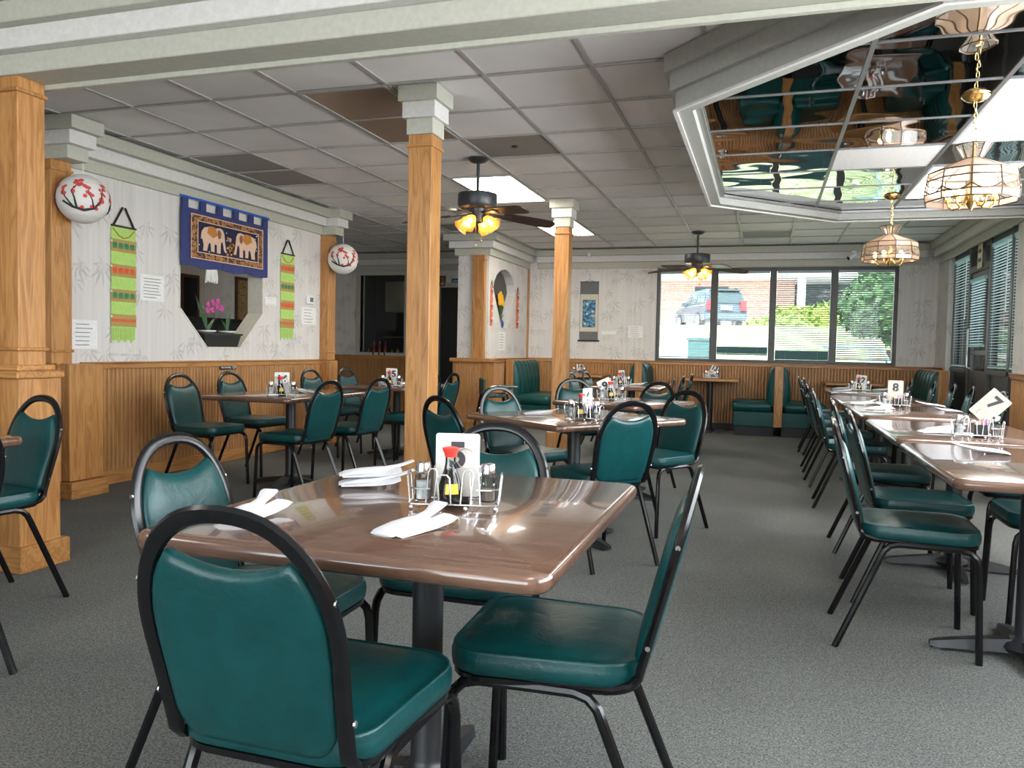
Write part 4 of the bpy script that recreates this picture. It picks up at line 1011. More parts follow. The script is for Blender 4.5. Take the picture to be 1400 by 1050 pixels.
# ================================================================== STAINED GLASS PENDANTS
def make_pendant():
    t = thing('pendant_lamp', '', 'pendant lamp')       # origin on the mirror ceiling
    part('canopy', lathe(NB(), [(.066, 0), (.066, -.006), (.058, -.014), (.04, -.028), (.016, -.034)], 20), 'brass', t, True)
    bm = NB(); z = -.034; k = 0
    while z > -.25:
        pts = []
        for a in [2*pi*q_/10 for q_ in range(10)]:
            p = (.007*cos(a), 0, .017*sin(a)); p = p if k % 2 == 0 else (0, p[0], p[2]); pts.append((p[0]+.012*(-z/.25)*(1 if k % 3 else -.3), p[1], p[2]+z-.014))
        tube(bm, pts, .0022, 5, closed=True); z -= .026; k += 1
    part('chain', bm, 'brass', t, True)
    n = 10; PT = lambda r, z_, k_: Vector((r*cos(2*pi*k_/n), r*sin(2*pi*k_/n), z_))
    tiers = [('crown_pane', .045, -.32, .085, -.25, 'lamp_glass_clear'), ('roof_pane', .045, -.32, .205, -.39, 'lamp_glass_pink'), ('upper_pane', .205, -.39, .211, -.43, 'lamp_glass_pink'), ('clear_pane', .211, -.43, .221, -.50, 'lamp_glass_clear'), ('skirt_pane', .221, -.50, .216, -.535, 'lamp_glass_pink')]
    for nm, ra, za, rb, zb, mt in tiers:
        for k in range(n):
            a, b, c, d = PT(ra, za, k), PT(ra, za, k+1), PT(rb, zb, k+1), PT(rb, zb, k)
            nn = (b-a).cross(d-a).normalized()*.001
            part(nm, loft(NB(), [[a-nn, b-nn, c-nn, d-nn], [a+nn, b+nn, c+nn, d+nn]]), mt, t)
    bm = NB()
    for r, z_ in ((.045, -.32), (.205, -.39), (.211, -.43), (.221, -.50), (.216, -.535), (.085, -.25)):
        tube(bm, [PT(r, z_, k) for k in range(n)], .0038, 5, closed=True)
    for k in range(n):
        tube(bm, [PT(.085, -.25, k), PT(.045, -.32, k), PT(.205, -.39, k), PT(.211, -.43, k), PT(.221, -.50, k), PT(.216, -.535, k)], .0038, 5)
        pts = []
        for s in [q_/6 for q_ in range(7)]:
            p = PT(.2205, -.495, k).lerp(PT(.2205, -.495, k+1), s); p.z += .0-.03*(1-(2*s-1)**2)*.9+.02; pts.append(p)
        tube(bm, pts, .0034, 5)
    part('leading', bm, 'lamp_came', t, True)
    part('stem', lathe(NB(), [(.012, -.25), (.012, -.42), (.03, -.43), (.034, -.53), (.02, -.55), (.006, -.575)], 14), 'brass', t, True)
    for k in range(5):
        a = 2*pi*k/5; M = Matrix.Rotation(a, 4, 'Z')
        bm = NB(); tube(bm, [M @ Vector(p) for p in ((.03, 0, -.53), (.055, 0, -.562), (.085, 0, -.566), (.105, 0, -.55), (.11, 0, -.525))], .005, 7); lathe(bm, [(.016, -.527), (.018, -.512), (.010, -.505)], 10, Matrix.Translation(M @ Vector((.11, 0, 0)))); ar = part('lamp_arm', bm, 'brass', t, True)
        bm = NB(); sphere(bm, M @ Vector((.11, 0, -.482)), .017, 10, 6, 1, 1, 1.5); part('bulb', bm, 'bulb_small', ar, True)
    return t
PP = make_pendant(); PU = [False]
place(PP, PU, 'stained glass chandelier on a brass chain above table 7', (.975, 4.57, ZM), radians(6))
place(PP, PU, 'stained glass chandelier on a brass chain above the table joined behind table 8', (.965, 7.24, ZM), radians(22))

# ================================================================== PAPER LANTERNS
def make_lantern():
    t = thing('paper_lantern', '', 'lantern'); R = .17
    prof = [(.03, R*.985)] + [((R*sin(a)+(.0014 if k % 2 else 0)), R*cos(a)) for k, a in enumerate([radians(12+156*q_/32) for q_ in range(33)])] + [(.03, -R*.985)]
    part('shade', lathe(NB(), prof, 28), 'paper_lantern', t, 'all')
    bm = NB(); tube(bm, [(0, 0, R*.98), (0, 0, R+.08)], .003, 6); part('hanger', bm, 'white_plastic', t)
    rnd = random.Random(3)
    SP = lambda az, el, k=1.012: Vector((R*k*cos(el)*cos(az), R*k*cos(el)*sin(az), R*k*sin(el)))
    br = [[(-1.0, -.25, 1), (-.55, -.5, 1), (0, -.62, 1.3), (.5, -.5, 1), (.75, -.15, .7), (.85, .2, .5), (.95, .45, .3)], [(-.35, -.52, 1), (-.42, -.1, .7), (-.55, .2, .5), (-.3, .5, .3), (-.25, .75, .2)],
          [(-.5, -.5, .8), (-.75, -.2, .6), (-1.0, .1, .4), (-.9, .35, .25)], [(.45, -.5, .8), (.35, -.15, .5), (.2, .1, .4), (.2, .4, .25)]]
    b1 = NB(); b2 = NB()
    for az0 in (0, 2.2, -2.2):
        for pl in br:
            pts = []; tp = []
            for (a, e, k), (a2, e2, k2) in zip(pl, pl[1:]):
                for s in (0, .5): pts.append(SP(az0+(a+(a2-a)*s)*.85, (e+(e2-e)*s)*.95)); tp.append(k+(k2-k)*s)
            pts.append(SP(az0+pl[-1][0]*.85, pl[-1][1]*.95)); tp.append(pl[-1][2])
            tube(b1, pts, .008, 6, .008, taper=tp, nrm=(0, 0, 1))
            for (a, e, k) in pl[2:]:
                for _ in range(4):
                    p = SP(az0+(a+rnd.uniform(-.17, .17))*.85, (e+rnd.uniform(-.13, .13))*.95, 1.016); disc(b2, p, p, rnd.uniform(.009, .016), 7, .001)
    part('printed_branch', b1, 'branch', t, kind='stuff'); part('printed_blossom', b2, 'blossom', t, kind='stuff')
    return t
LP = make_lantern(); LU = [False]
place(LP, LU, 'white paper lantern with cherry blossom print beside the thick front column', (-4.60, 4.42, 2.11), radians(-42))
place(LP, LU, 'white paper lantern with cherry blossom print beside the dim alcove', (-4.60, 8.02, 2.10), radians(-58))

# ================================================================== LEFT WALL DECOR
def wallbox(t, nm, y0, z0, y1, z1, x0, x1, mat, kind=None, label=None): return part(nm, B(x0-t.location.x, y0-t.location.y, z0-t.location.z, x1-t.location.x, y1-t.location.y, z1-t.location.z), mat, t, kind=kind, label=label)
def wallpoly(t, nm, poly, x0, x1, mat, kind=None): return part(nm, prism(NB(), poly, x0, x1, lambda u, v, k: (k-t.location.x, u-t.location.y, v-t.location.z)), mat, t, kind=kind)
ELE = [(0, .55), (.03, .75), (.12, .9), (.3, .97), (.5, .95), (.62, .98), (.72, 1.0), (.82, .95), (.88, .8), (.9, .6), (.92, .4), (.95, .2), (.99, .12), (.95, .08), (.88, .15), (.85, .35), (.82, .5), (.76, .45), (.74, .3), (.74, .02), (.6, .02), (.6, .3), (.55, .36), (.5, .3), (.5, .04), (.38, .04), (.36, .34), (.3, .36), (.26, .25), (.22, .03), (.08, .03), (.1, .25), (.06, .45)]
SAD = [(.22, .72), (.28, .98), (.42, 1.0), (.55, .97), (.62, .7), (.45, .56)]
EAR = [(.62, .9), (.7, .92), (.76, .8), (.74, .62), (.66, .56), (.62, .7)]
def mapel(P, y0, z0, w_, h_, flip=False): return [((y0+w_*(1-u) if flip else y0+w_*u), z0+h_*v) for u, v in P]
t = thing('wall_tapestry', 'navy tapestry with two facing elephants hanging over the wall opening', 'tapestry', (XL+.03, 6.28, 1.78))
bm = NB(); L = []
for k in range(25):
    y = 5.66+1.24*k/24; wv = .006*sin(k*.9)+.004*sin(k*2.1); zb = 1.785+.008*sin(k*.8)
    L.append([(XL+.024+wv-t.location.x, y-t.location.y, zb-1.78), (XL+.032+wv-t.location.x, y-t.location.y, zb-1.78), (XL+.032-t.location.x, y-t.location.y, .515), (XL+.024-t.location.x, y-t.location.y, .515)])
loft(bm, L); part('cloth', bm, 'navy', t)
for k in range(6): 
    y = 5.67+k*.231; wallbox(t, 'hanging_tab', y, 2.28, y+.072, 2.392, XL+.018, XL+.036, 'navy')
bm = NB(); tube(bm, [(0, -.64, .602), (0, .64, .602)], .011, 8); part('rod', bm, 'blue_rod', t, True)
wallbox(t, 'border_panel', 5.77, 1.865, 6.80, 2.245, XL+.03, XL+.043, 'tapestry_border'); wallbox(t, 'field', 5.86, 1.925, 6.72, 2.19, XL+.043, XL+.045, 'navy_dark')
bm = NB()
for a in ((5.765, 1.86, 6.805, 2.25, .008), (5.85, 1.917, 6.73, 2.198, .007)):
    frame(bm, a[0]-t.location.y, a[1]-t.location.z, a[2]-t.location.y, a[3]-t.location.z, a[4], XL+.042-t.location.x, XL+.0465-t.location.x, SWAP)
part('gold_edging', bm, 'elephant', t, kind='stuff')
for y0, fl in ((5.88, False), (6.33, True)):
    e = wallpoly(t, 'elephant', mapel(ELE, y0+.01, 1.935, .36, .235, fl), XL+.045, XL+.048, 'elephant')
    for P, mt, nm in ((SAD, 'saddle', 'saddle'), (EAR, 'elephant_line', 'ear')):
        part(nm, prism(NB(), mapel(P, y0+.01, 1.935, .36, .235, fl), XL+.048, XL+.0495, lambda u, v, k: (k-t.location.x, u-t.location.y, v-t.location.z)), mt, e)
rnd = random.Random(11); bm = NB(); b2 = NB()
for k in range(34): disc(bm, (XL+.045-t.location.x, rnd.uniform(5.87, 6.71)-t.location.y, rnd.uniform(1.935, 2.18)-1.78), (1, 0, 0), .006, 6, .0012)
for k in range(18): disc(b2, (XL+.045-t.location.x, 6.29+rnd.gauss(0, .035)-t.location.y, rnd.uniform(1.93, 2.1)-1.78), (1, 0, 0), .016, 6, .001)
part('sequins', bm, 'paper', t, kind='stuff'); part('shrub_motif', b2, 'saddle', t, kind='stuff')
t = thing('tassel', 'white yarn tassel hanging below the elephant tapestry', 'tassel', (XL+.012, 6.08, 1.66))
bm = NB()
for k in range(16): a = (k/15-.5)*.16; tube(bm, [(0, a*.8, .14), (.004*sin(k), a, .06), (.006*sin(k*2), a*1.05, .0+.02*abs(sin(k*1.7)))], .005, 5)
part('yarn', bm, 'tassel', t, True, kind='stuff')
def scarf(label, y0, y1, zt, zb, x, cols):
    t = thing('wall_scarf', label, 'wall hanging', (x, (y0+y1)/2, zb)); W = y1-y0; c = (y0+y1)/2
    wallbox(t, 'cloth', y0, zb+.12, y1, zt, x+.004, x+.008, 'lime')
    bm = NB()
    for k in range(14):
        u = y0+W*(k+.1)/14; box(bm, x+.004-t.location.x, u-t.location.y, .0+.03*abs(sin(k*2.3)), x+.007-t.location.x, u+W/14*.75-t.location.y, .13)
    part('fringe', bm, 'lime', t, kind='stuff')
    bm = NB(); tube(bm, [(.012, -W*.42, zt-zb), (.012, -.012, zt-zb+.15)], .008, 6); tube(bm, [(.012, W*.42, zt-zb), (.012, .012, zt-zb+.15)], .008, 6); tube(bm, [(.012, -W*.5, zt-zb), (.012, W*.5, zt-zb)], .008, 6); part('hanger', bm, 'black', t)
    bm = NB(); tube(bm, [(.01, -W*.44, zt-zb-.02), (.012, -W*.2, zt-zb-.075), (.012, 0, zt-zb-.09), (.012, W*.2, zt-zb-.075), (.01, W*.44, zt-zb-.02)], .004, 5); part('cord', bm, 'saddle', t)
    for k, cmat in enumerate(cols):
        z = zt-.15-k*(zt-zb-.33)/(len(cols)-1)
        b = wallbox(t, 'woven_band', y0-.004, z-.048, y1+.004, z+.048, x+.008, x+.0105, 'gold_band')
        bm = NB()
        if k < len(cols)-1:
            for q_ in range(4):
                prism(bm, mapel(ELE, y0+W*(.04+q_*.235), z-.026, W*.21, .05), x+.0105, x+.012, lambda u, v, k_: (k_-t.location.x, u-t.location.y, v-t.location.z))
        else:
            for q_ in range(12): box(bm, x+.0105-t.location.x, y0+W*(q_+.2)/12-t.location.y, z-.012-zb, x+.012-t.location.x, y0+W*(q_+.8)/12-t.location.y, z+.012-zb)
        part('elephant_print', bm, cmat, b, kind='stuff')
        for s in (-1, 1):
            bm = NB(); sphere(bm, (.012, s*(W/2+.004), z+.03-zb), .009, 8, 5); part('tassel_bead', bm, 'tassel', b)
scarf('long lime green scarf with elephant bands beside the posted notice', 4.915, 5.165, 2.015, 1.10, XL, ('green_dye', 'red_dye', 'green_dye', 'red_dye'))
scarf('lime green scarf with elephant bands beside the thermostat', 7.17, 7.415, 2.07, 1.16, XL, ('red_dye', 'green_dye', 'red_dye', 'red_dye'))
def notice(label, y0, z0, y1, z1, x, n, fn=None, big=False):
    fn = fn or (lambda u, t_, z: (x+t_, u, z)); p = fn((y0+y1)/2, 0, z0)
    t = thing('paper_notice', label, 'notice', p); inv = Matrix.Translation(-Vector(p))
    def bb(a, b, c, d, e, f, m_, nm):
        P, Q = fn(a, b, c), fn(d, e, f); q_ = B(*[min(i, j) for i, j in zip(P, Q)], *[max(i, j) for i, j in zip(P, Q)]); q_.transform(inv); return part(nm, q_, m_, t)
    bb(y0, 0, z0, y1, .002, z1, 'paper', 'sheet'); r = random.Random(n); W = y1-y0; hh = (z1-z0)
    for k in range(n):
        z = z1-hh*(.15+.72*k/max(1, n-1)); a = y0+W*(.12+r.uniform(0, .06)); b = y1-W*(.12+r.uniform(0, .25))
        bb(a, .002, z-hh*.012, b, .0024, z+hh*.012, 'scroll_grey', 'text_line')
notice('white paper notice with seven text lines beside the lime scarf', 5.22, 1.455, 5.49, 1.668, XL, 7)
notice('white paper notice low on the wall next to the front wall post', 4.55, 1.055, 4.785, 1.27, XL, 6)
notice('white paper notice under the thermostat', 7.57, 1.345, 7.87, 1.535, XL, 5)
notice('small white card beside the wall opening and second scarf', 6.91, 1.515, 7.10, 1.60, XL, 2)
notice('white paper notice below the kite-shaped niche', 10.52, 1.10, 10.82, 1.36, NX, 6)
notice('small white label strip beside the hanging scroll', -2.38, 1.375, -2.16, 1.425, 0, 1, FWL)
notice('white paper notice on the back wall next to the window edge', -1.97, 1.33, -1.75, 1.505, 0, 5, FWL)
t = thing('thermostat', 'white wall thermostat with a grey screen beside the wall post', 'thermostat', (XL, 7.725, 1.57))
part('housing', bevel(B(0, -.07, 0, .025, .07, .095), .006), 'white_plastic', t); part('screen', B(.025, -.02, .025, .0265, .045, .075), 'scroll_grey', t)
t = thing('no_smoking_sign', 'black THANK YOU FOR NOT SMOKING sign on the wainscot', 'sign', (XL+.012, 6.31, .868))
part('plate', B(0, -.12, 0, .006, .12, .07), 'black', t)
for s, z in (('Thank You For', .048), ('Not Smoking', .022)):
    ob('lettering', text_mesh(s, .026, 'paper'), t, (.0066, -.03, z), (radians(90), 0, radians(90)))
bm = NB(); tube(bm, [(.007, .085+.024*cos(a), .035+.024*sin(a)) for a in [2*pi*k/16 for k in range(16)]], .003, 5, closed=True); tube(bm, [(.007, .085-.017, .035+.017), (.007, .085+.017, .035-.017)], .003, 5); tube(bm, [(.007, .07, .035), (.007, .10, .035)], .0025, 5); part('symbol', bm, 'paper', t)

# planter with orchids in the wall opening
t = thing('planter_box', 'black planter box standing in the bottom of the wall opening', 'planter', (-4.93, 6.27, 1.082))
bm = NB(); loft(bm, [[(x, y, 0) for x, y in ((-.06, -.225), (.06, -.225), (.06, .225), (-.06, .225))], [(x, y, .12) for x, y in ((-.075, -.265), (.075, -.265), (.075, .265), (-.075, .265))]]); part('trough', bm, 'black_planter', t); part('rim', B(-.085, -.275, .11, .085, .275, .128), 'black_planter', t)
def leaf(bm, base, tip, wdt, bend):
    base, tip = Vector(base), Vector(tip); L = []
    for k in range(6):
        s = k/5; p = base.lerp(tip, s)+Vector((0, 0, bend*s*(1-s)*2)); w_ = wdt*sin(pi*min(1, .12+s*.88))
        L.append([p+Vector((0, -w_, 0)), p+Vector((.006, 0, -.006)), p+Vector((0, w_, 0)), p+Vector((-.002, 0, .002))])
    return loft(bm, L)
def plant(label, loc, leaves, blooms, extra=False):
    t = thing('orchid_plant', label, 'plant', loc)
    part('saucer', lathe(NB(), [(.05, 0), (.08, .012), (.085, .025), (.07, .022), (.0, .012)], 16), 'white_plastic', t, True)
    for b, c, w_, bd in leaves: part('leaf', leaf(NB(), b, c, w_, bd), 'leaf_dark', t, True)
    if blooms:
        bm = NB(); tube(bm, [(0, .02, .01), (.0, .10, .12), (.0, .09, .22), (0, .0, .25)], .004, 6); part('stem', bm, 'leaf_dark', t, True)
        for y, z in blooms:
            bm = NB()
            for k in range(5): a = 2*pi*k/5+.3; sphere(bm, (.01*cos(y*90), y+.017*cos(a), z+.017*sin(a)), .016, 8, 5, .3, 1, 1)
            part('bloom', bm, 'orchid', t, True)
plant('orchid with magenta blooms in the black planter', (-4.93, 6.13, 1.21), [((0, 0, .02), (0, -.17, .36), .02, .02), ((0, 0, .02), (0, -.05, .26), .025, .02), ((0, .02, .02), (.0, .13, .14), .022, .06), ((0, 0, .02), (.01, .07, .10), .02, .04)], [(.03, .26), (.085, .285), (.14, .25), (.20, .235), (.07, .215), (.16, .30), (.0, .21)])
plant('small green orchid plant without blooms in the black planter', (-4.93, 6.42, 1.21), [((0, 0, .02), (0, -.09, .13), .018, .03), ((0, 0, .02), (0, .04, .19), .022, .02), ((0, 0, .02), (0, .0, .2), .018, .02)], None)

# niche: vase with yellow flowers and two narrow orange banners
t = thing('flower_vase', 'blue vase with yellow flowers in the kite-shaped niche', 'vase', (NX-.062, 10.77, 1.415))
part('vase', lathe(NB(), [(.035, 0), (.046, .03), (.05, .07), (.04, .1), (.03, .115)], 14), 'blue_pot', t, True)
for k, (y, z) in enumerate(((-.10, .44), (-.04, .47), (.02, .43), (.07, .36), (-.08, .37), (0, .38))):
    bm = NB(); tube(bm, [(0, 0, .08), (0, y*.4, z*.6), (0, y, z)], .004, 5); part('stem', bm, 'leaf_dark', t)
    bm = NB()
    for q_ in range(5): a = 2*pi*q_/5; sphere(bm, (.01, y+.03*cos(a), z+.03*sin(a)), .028, 8, 5, .5, 1, 1)
    part('bloom', bm, 'daffodil', t, True)
for c in ((.09, .2), (.05, .28), (-.05, .25)): part('leaf', leaf(NB(), (0, 0, .08), (.01, c[0], c[1]), .02, .02), 'leaf_dark', t, True)
def banner(label, y0, y1):
    t = thing('narrow_banner', label, 'wall hanging', (NX, (y0+y1)/2, 1.43)); W = (y1-y0)/2
    part('cloth', B(.003, -W, 0, .010, W, .53), 'orange_cloth', t)
    bm = NB(); tube(bm, [(.006, -W*.8, .53), (.006, 0, .61), (.006, W*.8, .53)], .005, 5); part('hanger', bm, 'black', t)
    for k in range(5): 
        z = .05+.1*k; part('stitched_band', B(.010, -W-.002, z, .012, W+.002, z+.03), 'gold_band' if k % 2 else 'scroll_grey', t)
        bm = NB(); sphere(bm, (.014, W*.4, z+.05), .012, 7, 4); part('tassel_bead', bm, 'tassel', t)
banner('narrow orange beaded banner between the niche and the corner post', 10.13, 10.215); banner('narrow orange beaded banner between the niche and the booth corner', 11.31, 11.41)

# hanging scroll on the back wall
t = thing('hanging_scroll', 'grey hanging scroll with a blue lotus painting on the back wall', 'scroll', (-2.58, YF, 1.25))
part('mounting', B(-.145, -.008, .02, .145, -.002, .92), 'scroll_grey', t); part('cream_border', B(-.14, -.010, .16, .14, -.008, .73), 'scroll_cream', t)
pa = part('painting', B(-.10, -.0115, .225, .10, -.010, .645), 'lotus_paint', t)
for x, z in ((-.03, .58), (.055, .47), (-.03, .43), (.05, .40), (.08, .40), (-.06, .28)):
    bm = NB()
    for q_ in range(5): a = 2*pi*q_/5; disc(bm, (x+.010*cos(a), -.0112, z+.010*sin(a)), (0, -1, 0), .011, 6, .001)
    disc(bm, (x, -.0112, z), (0, -1, 0), .005, 6, .0018); part('lotus_bloom', bm, 'tassel', pa)
bm = NB(); tube(bm, [(-.17, -.01, .02), (.17, -.01, .02)], .012, 8); part('bottom_rod', bm, 'black', t, True); bm = NB(); tube(bm, [(-.148, -.006, .92), (.148, -.006, .92)], .006, 6); part('top_rod', bm, 'black', t)
bm = NB(); tube(bm, [(-.07, -.006, .925), (0, -.006, .95), (.07, -.006, .925)], .003, 5); tube(bm, [(0, -.006, .95), (0, -.006, 1.06)], .002, 5); part('cord', bm, 'ink', t)
# cameras
t = thing('security_camera', 'small white cylinder camera on the back wall cornice above the scroll', 'camera', (-2.57, YF-.15, 2.56)); part('body', lathe(NB(), [(.03, -.03), (.032, .02), (.028, .03)], 12), 'white_plastic', t, True); part('mount', B(-.02, 0, -.01, .02, .03, .02), 'white_plastic', t)
t = thing('security_camera', 'white bullet camera with black lens on the cornice beside the chandelier', 'camera', (1.12, YF-.15, 2.50)); M = Matrix.Translation((-.04, -.06, -.03)) @ Matrix.Rotation(radians(-125), 4, 'Y') @ Matrix.Rotation(.4, 4, 'X')
part('body', lathe(NB(), [(.03, -.08), (.034, -.05), (.034, .03), (.030, .04)], 14, M), 'white_plastic', t, True); part('lens', lathe(NB(), [(.029, .038), (.027, .046), (.01, .048)], 14, M), 'black', t, True); part('mount', B(-.03, -.05, -.02, .03, .0, .05), 'white_plastic', t)
# smoke detector like tile sprinkler is part of the vent; high chair by the niche pedestal
t = thing('high_chair', 'dark high chair with floral padding beside the niche pedestal', 'high chair', (-3.28, 9.55, 0), radians(-60))
for sx in (-.2, .2):
    for sy in (-.2, .2):
        bm = NB(); tube(bm, [(sx*1.1, sy*1.15, 0), (sx*.75, sy*.7, .55)], .014, 6); part('leg', bm, 'black_metal', t)
part('seat', bevel(B(-.15, -.14, .5, .15, .14, .55), .012), 'floral', t); part('backrest', bevel(B(-.15, -.17, .53, .15, -.13, .74), .012), 'floral', t); part('tray', bevel(B(-.19, .06, .62, .19, .28, .65), .008), 'vinyl_booth', t)
for s in (-.15, .15): 
    bm = NB(); tube(bm, [(s, -.14, .58), (s, .1, .64), (s, .2, .62)], .012, 6); part('tray_arm', bm, 'chrome', t)
bm = NB(); tube(bm, [(-.2, -.2, .2), (.2, -.2, .2)], .01, 6); part('stretcher', bm, 'black_metal', t)

# ================================================================== OUTSIDE
bm = NB()
def gz(x, y):
    if y < 15: return -.15
    if y < 33: s = (y-15)/18; return -.15+2.4*(s*s*(3-2*s))
    return 2.25
nx, ny = 30, 34; V = [[bm.verts.new((-45+90*i/nx, 12.3+70*(j/ny)**1.6, gz(0, 12.3+70*(j/ny)**1.6))) for i in range(nx+1)] for j in range(ny+1)]
for j in range(ny):
    for i in range(nx): bm.faces.new((V[j][i], V[j][i+1], V[j+1][i+1], V[j+1][i]))
o = part('grass_bank', bm, 'grass', None, True); o['label'] = 'sunlit grass bank rising behind the back window'; o['category'] = 'grass'; o['kind'] = 'stuff'
struct('ground_outside', B(-45, -45, -.3, 60, 12.3, -.16), 'concrete')
struct('parking_lot', B(-45, 34, 2.2, 45, 85, 2.262), 'asphalt')
bm = NB(); loft(bm, [[(x-1.1, y, gz(x, y)+.03), (x+1.1, y, gz(x, y)+.03)] for x, y in ((-3.2, 13.5), (-3.0, 18), (-2.6, 24), (-2.4, 30), (-2.4, 35))], False, False, closed=False); struct('driveway', bm, 'concrete')
# brick building with carport
t = thing('brick_building', 'sunlit brick building with white eaves behind the parking lot', 'building', (-2, 50, 2.26))
part('wall', B(-14, 0, 0, 3.6, .4, 3.4), 'brick', t); part('carport_back', B(3.6, 3, 0, 16, 3.3, 3.4), 'shade_dark', t)
part('eave', B(-15, -2.2, 3.3, 17, 3.4, 3.9), 'white_trim', t); 
for x in (3.9, 7.0, 10.5): part('post', B(x-.22, -1.9, 0, x+.22, -1.5, 3.3), 'white_trim', t)
part('gable_roof', prism(NB(), [(-16, 3.8), (-5.2, 3.8), (-9.5, 6.4)], -2.5, 4, lambda x, y, z: (x, z, y)), 'roof_teal', t)
wv = part('window', frame(NB(), -5.3, 1.0, -4.3, 2.9, .12, -.06, .02), 'white_trim', t); part('pane', B(-5.2, -.02, 1.1, -4.4, .0, 2.8), 'suv_glass', wv)
part('door', B(-2.2, -.03, 2.1, -.2, 0, 2.9), 'shade_dark', t)
# SUV
t = thing('parked_car', 'dark sport utility car parked beyond the grass bank', 'car', (-2.7, 40.4, 2.262), atan2(.93, -.365)-pi/2)
def carloft(secs, mat, nm, parent, smooth=True):
    bm = NB(); loft(bm, secs); return part(nm, bm, mat, parent, smooth)
side = [(-2.6, .45), (-2.62, .8), (-2.58, 1.12), (1.1, 1.18), (2.3, 1.05), (2.55, .9), (2.6, .5), (2.4, .38), (-2.4, .38)]
carloft([[(x, y*(1-.02*abs(abs(x) > .9)), z-(.05 if abs(x) > .95 and z > 1 else 0)) for y, z in side] for x in (-1.0, -.95, .95, 1.0)], 'suv_paint', 'body', t, False)
cab = [(-2.5, 1.1), (-2.35, 1.72), (-2.1, 1.86), (.1, 1.86), (.55, 1.7), (1.2, 1.15)]
carloft([[(x*(1-.16*max(0, (z-1.1)/.76)), y, z) for y, z in cab] for x in (-.94, .94)], 'suv_paint', 'cabin', t, False)
for s in (-1, 1):
    wp = [(-2.25, 1.2), (-2.15, 1.66), (-1.0, 1.7), (-1.0, 1.2)], [(-.92, 1.2), (-.92, 1.7), (-.05, 1.7), (-.05, 1.2)], [(.02, 1.2), (.02, 1.7), (.3, 1.64), (.8, 1.2)]
    for P in wp: part('side_window', loft(NB(), [[(s*(.945*(1-.16*max(0, (z-1.1)/.76))+e), y, z) for y, z in P] for e in (0, .012)]), 'suv_glass', t)
    for y in (-1.55, 1.6):
        M = Matrix.Translation((s*.90, y, .4)) @ Matrix.Rotation(pi/2, 4, 'Y'); wh = part('wheel', lathe(NB(), [(.40, -.13), (.42, -.08), (.42, .08), (.40, .13)], 20, M), 'tyre', t, True); part('rim', lathe(NB(), [(.27, -.14), (.27, .14)], 14, M), 'wheel', wh)
    part('tail_light', B(s*.80-.13, -2.66, .85, s*.80+.13, -2.55, 1.3), 'tail_light', t); part('mirror', B(s*1.05-.1, .65, 1.15, s*1.05+.1, .8, 1.35), 'suv_paint', t)
part('rear_window', loft(NB(), [[(x, -2.5+.15*(z-1.1)/.62-.03-e, z) for x, z in ((-.8, 1.2), (.8, 1.2), (.7, 1.66), (-.7, 1.66))] for e in (0, .02)]), 'suv_glass', t)
part('bumper', bevel(B(-.98, -2.72, .42, .98, -2.55, .72), .05, 2), 'suv_paint', t); part('licence_plate', B(-.28, -2.645, .86, .28, -2.625, 1.06), 'paper', t)
part('roof_rail', B(-.7, -2.0, 1.87, -.64, -.2, 1.92), 'black', t); part('roof_rail', B(.64, -2.0, 1.87, .7, -.2, 1.92), 'black', t); part('spoiler', B(-.7, -2.5, 1.76, .7, -2.2, 1.84), 'suv_glass', t)
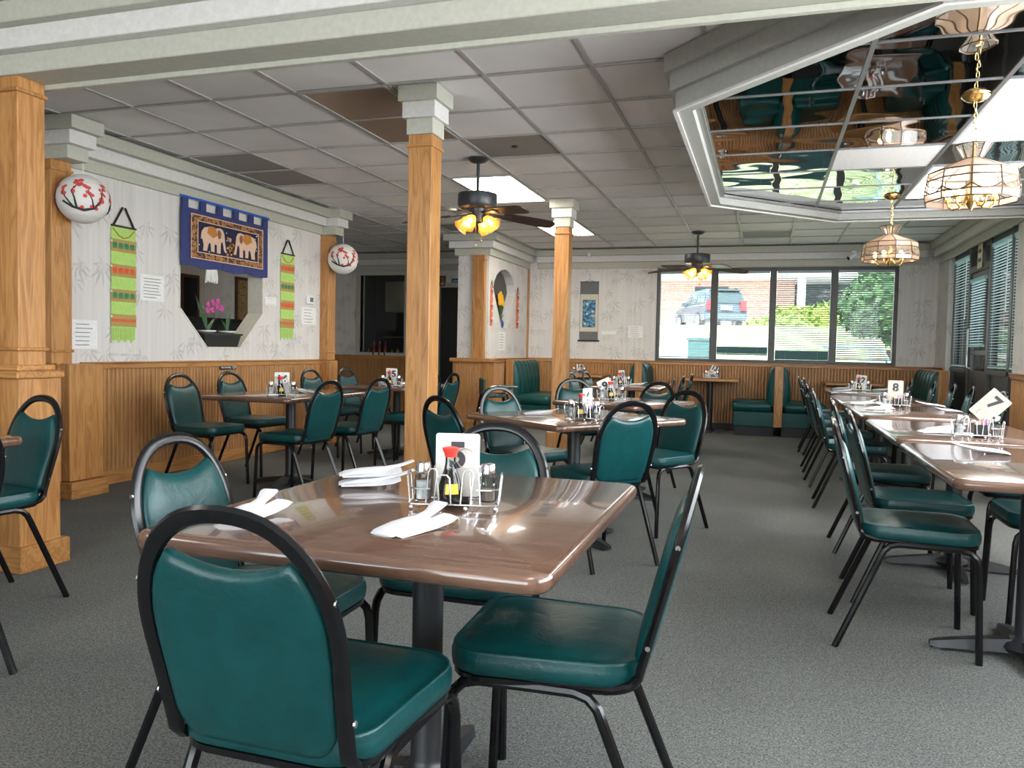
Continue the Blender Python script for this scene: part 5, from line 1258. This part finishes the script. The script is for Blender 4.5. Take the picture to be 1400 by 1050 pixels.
def foliage(name, label, cat, blobs, n, mat, size, seed):
    r = random.Random(seed); t = thing(name, label, cat, (blobs[0][0], blobs[0][1], gz(0, blobs[0][1]))); bm = NB()
    for (x, y, z, a, b, c) in blobs:
        for k in range(int(n/len(blobs))):
            d = Vector((r.gauss(0, 1), r.gauss(0, 1), r.gauss(0, 1))).normalized(); q_ = r.uniform(.55, 1.04)
            p = Vector((x+d.x*a*q_, y+d.y*b*q_, z+d.z*c*q_))-t.location; u_ = Vector((r.gauss(0, 1), r.gauss(0, 1), r.gauss(0, 1))).normalized()*size; v_ = u_.cross(d).normalized()*size*.6
            bm.faces.new([bm.verts.new(p-u_), bm.verts.new(p+v_), bm.verts.new(p+u_), bm.verts.new(p-v_)])
    part('leaves', bm, mat, t, kind='stuff')
    bm = NB()
    for (x, y, z, a, b, c) in blobs: sphere(bm, Vector((x, y, z))-t.location, 1, 14, 9, a*.8, b*.8, c*.8)
    part('inner_mass', bm, mat, t, True); bm = NB(); tube(bm, [(0, 0, -.1), (0, 0, .8)], .1, 7); part('trunk', bm, 'frame_wood', t)
foliage('hedge', 'bright yellow-green hedge along the top of the grass bank', 'hedge', [(1.0, 33.5, 2.35, 1.2, .8, .75), (2.4, 33.5, 2.4, 1.2, .8, .8), (3.8, 33.5, 2.4, 1.2, .8, .8), (5.2, 33.5, 2.35, 1.2, .8, .75), (-.2, 33.8, 2.1, .7, .6, .5)], 6000, 'foliage_light', .12, 1)
foliage('leafy_tree', 'large dark green bushy tree on the grass bank', 'tree', [(2.9, 21, 2.6, .95, .9, 1.0), (3.1, 21.4, 3.2, .95, .9, .9), (2.4, 21.2, 2.3, .7, .8, .7), (3.3, 21.2, 2.2, .8, .9, .9)], 6000, 'foliage_dark', .13, 2)
foliage('roadside_shrub', 'leafy shrub seen through the storefront glass', 'shrub', [(9.0, 27, 2.2, 1.5, 1.6, .9), (11.0, 28, 2.6, 1.6, 1.8, 1.0)], 4000, 'foliage_light', .14, 3)
t = thing('utility_box', 'dark green utility box standing outside the back window', 'utility box', (-1.17, 15.5, -.15)); part('cabinet', bevel(B(-.22, -.2, 0, .22, .2, 1.5), .01), 'blind_dark', t); part('lid', B(-.24, -.22, 1.5, .24, .22, 1.55), 'blind_dark', t)
t = thing('handrail', 'pale teal metal handrail outside the tree window', 'handrail', (1.55, 14.5, -.15))
bm = NB(); tube(bm, [(-.6, 0, 1.42), (.2, 0, 1.42), (.32, -.1, 1.38), (.42, -.5, 1.1)], .025, 8); part('rail', bm, 'handrail', t, True)
for x in (-.5, .15): 
    bm = NB(); tube(bm, [(x, 0, -.05), (x, 0, 1.42)], .02, 8); part('post', bm, 'handrail', t)
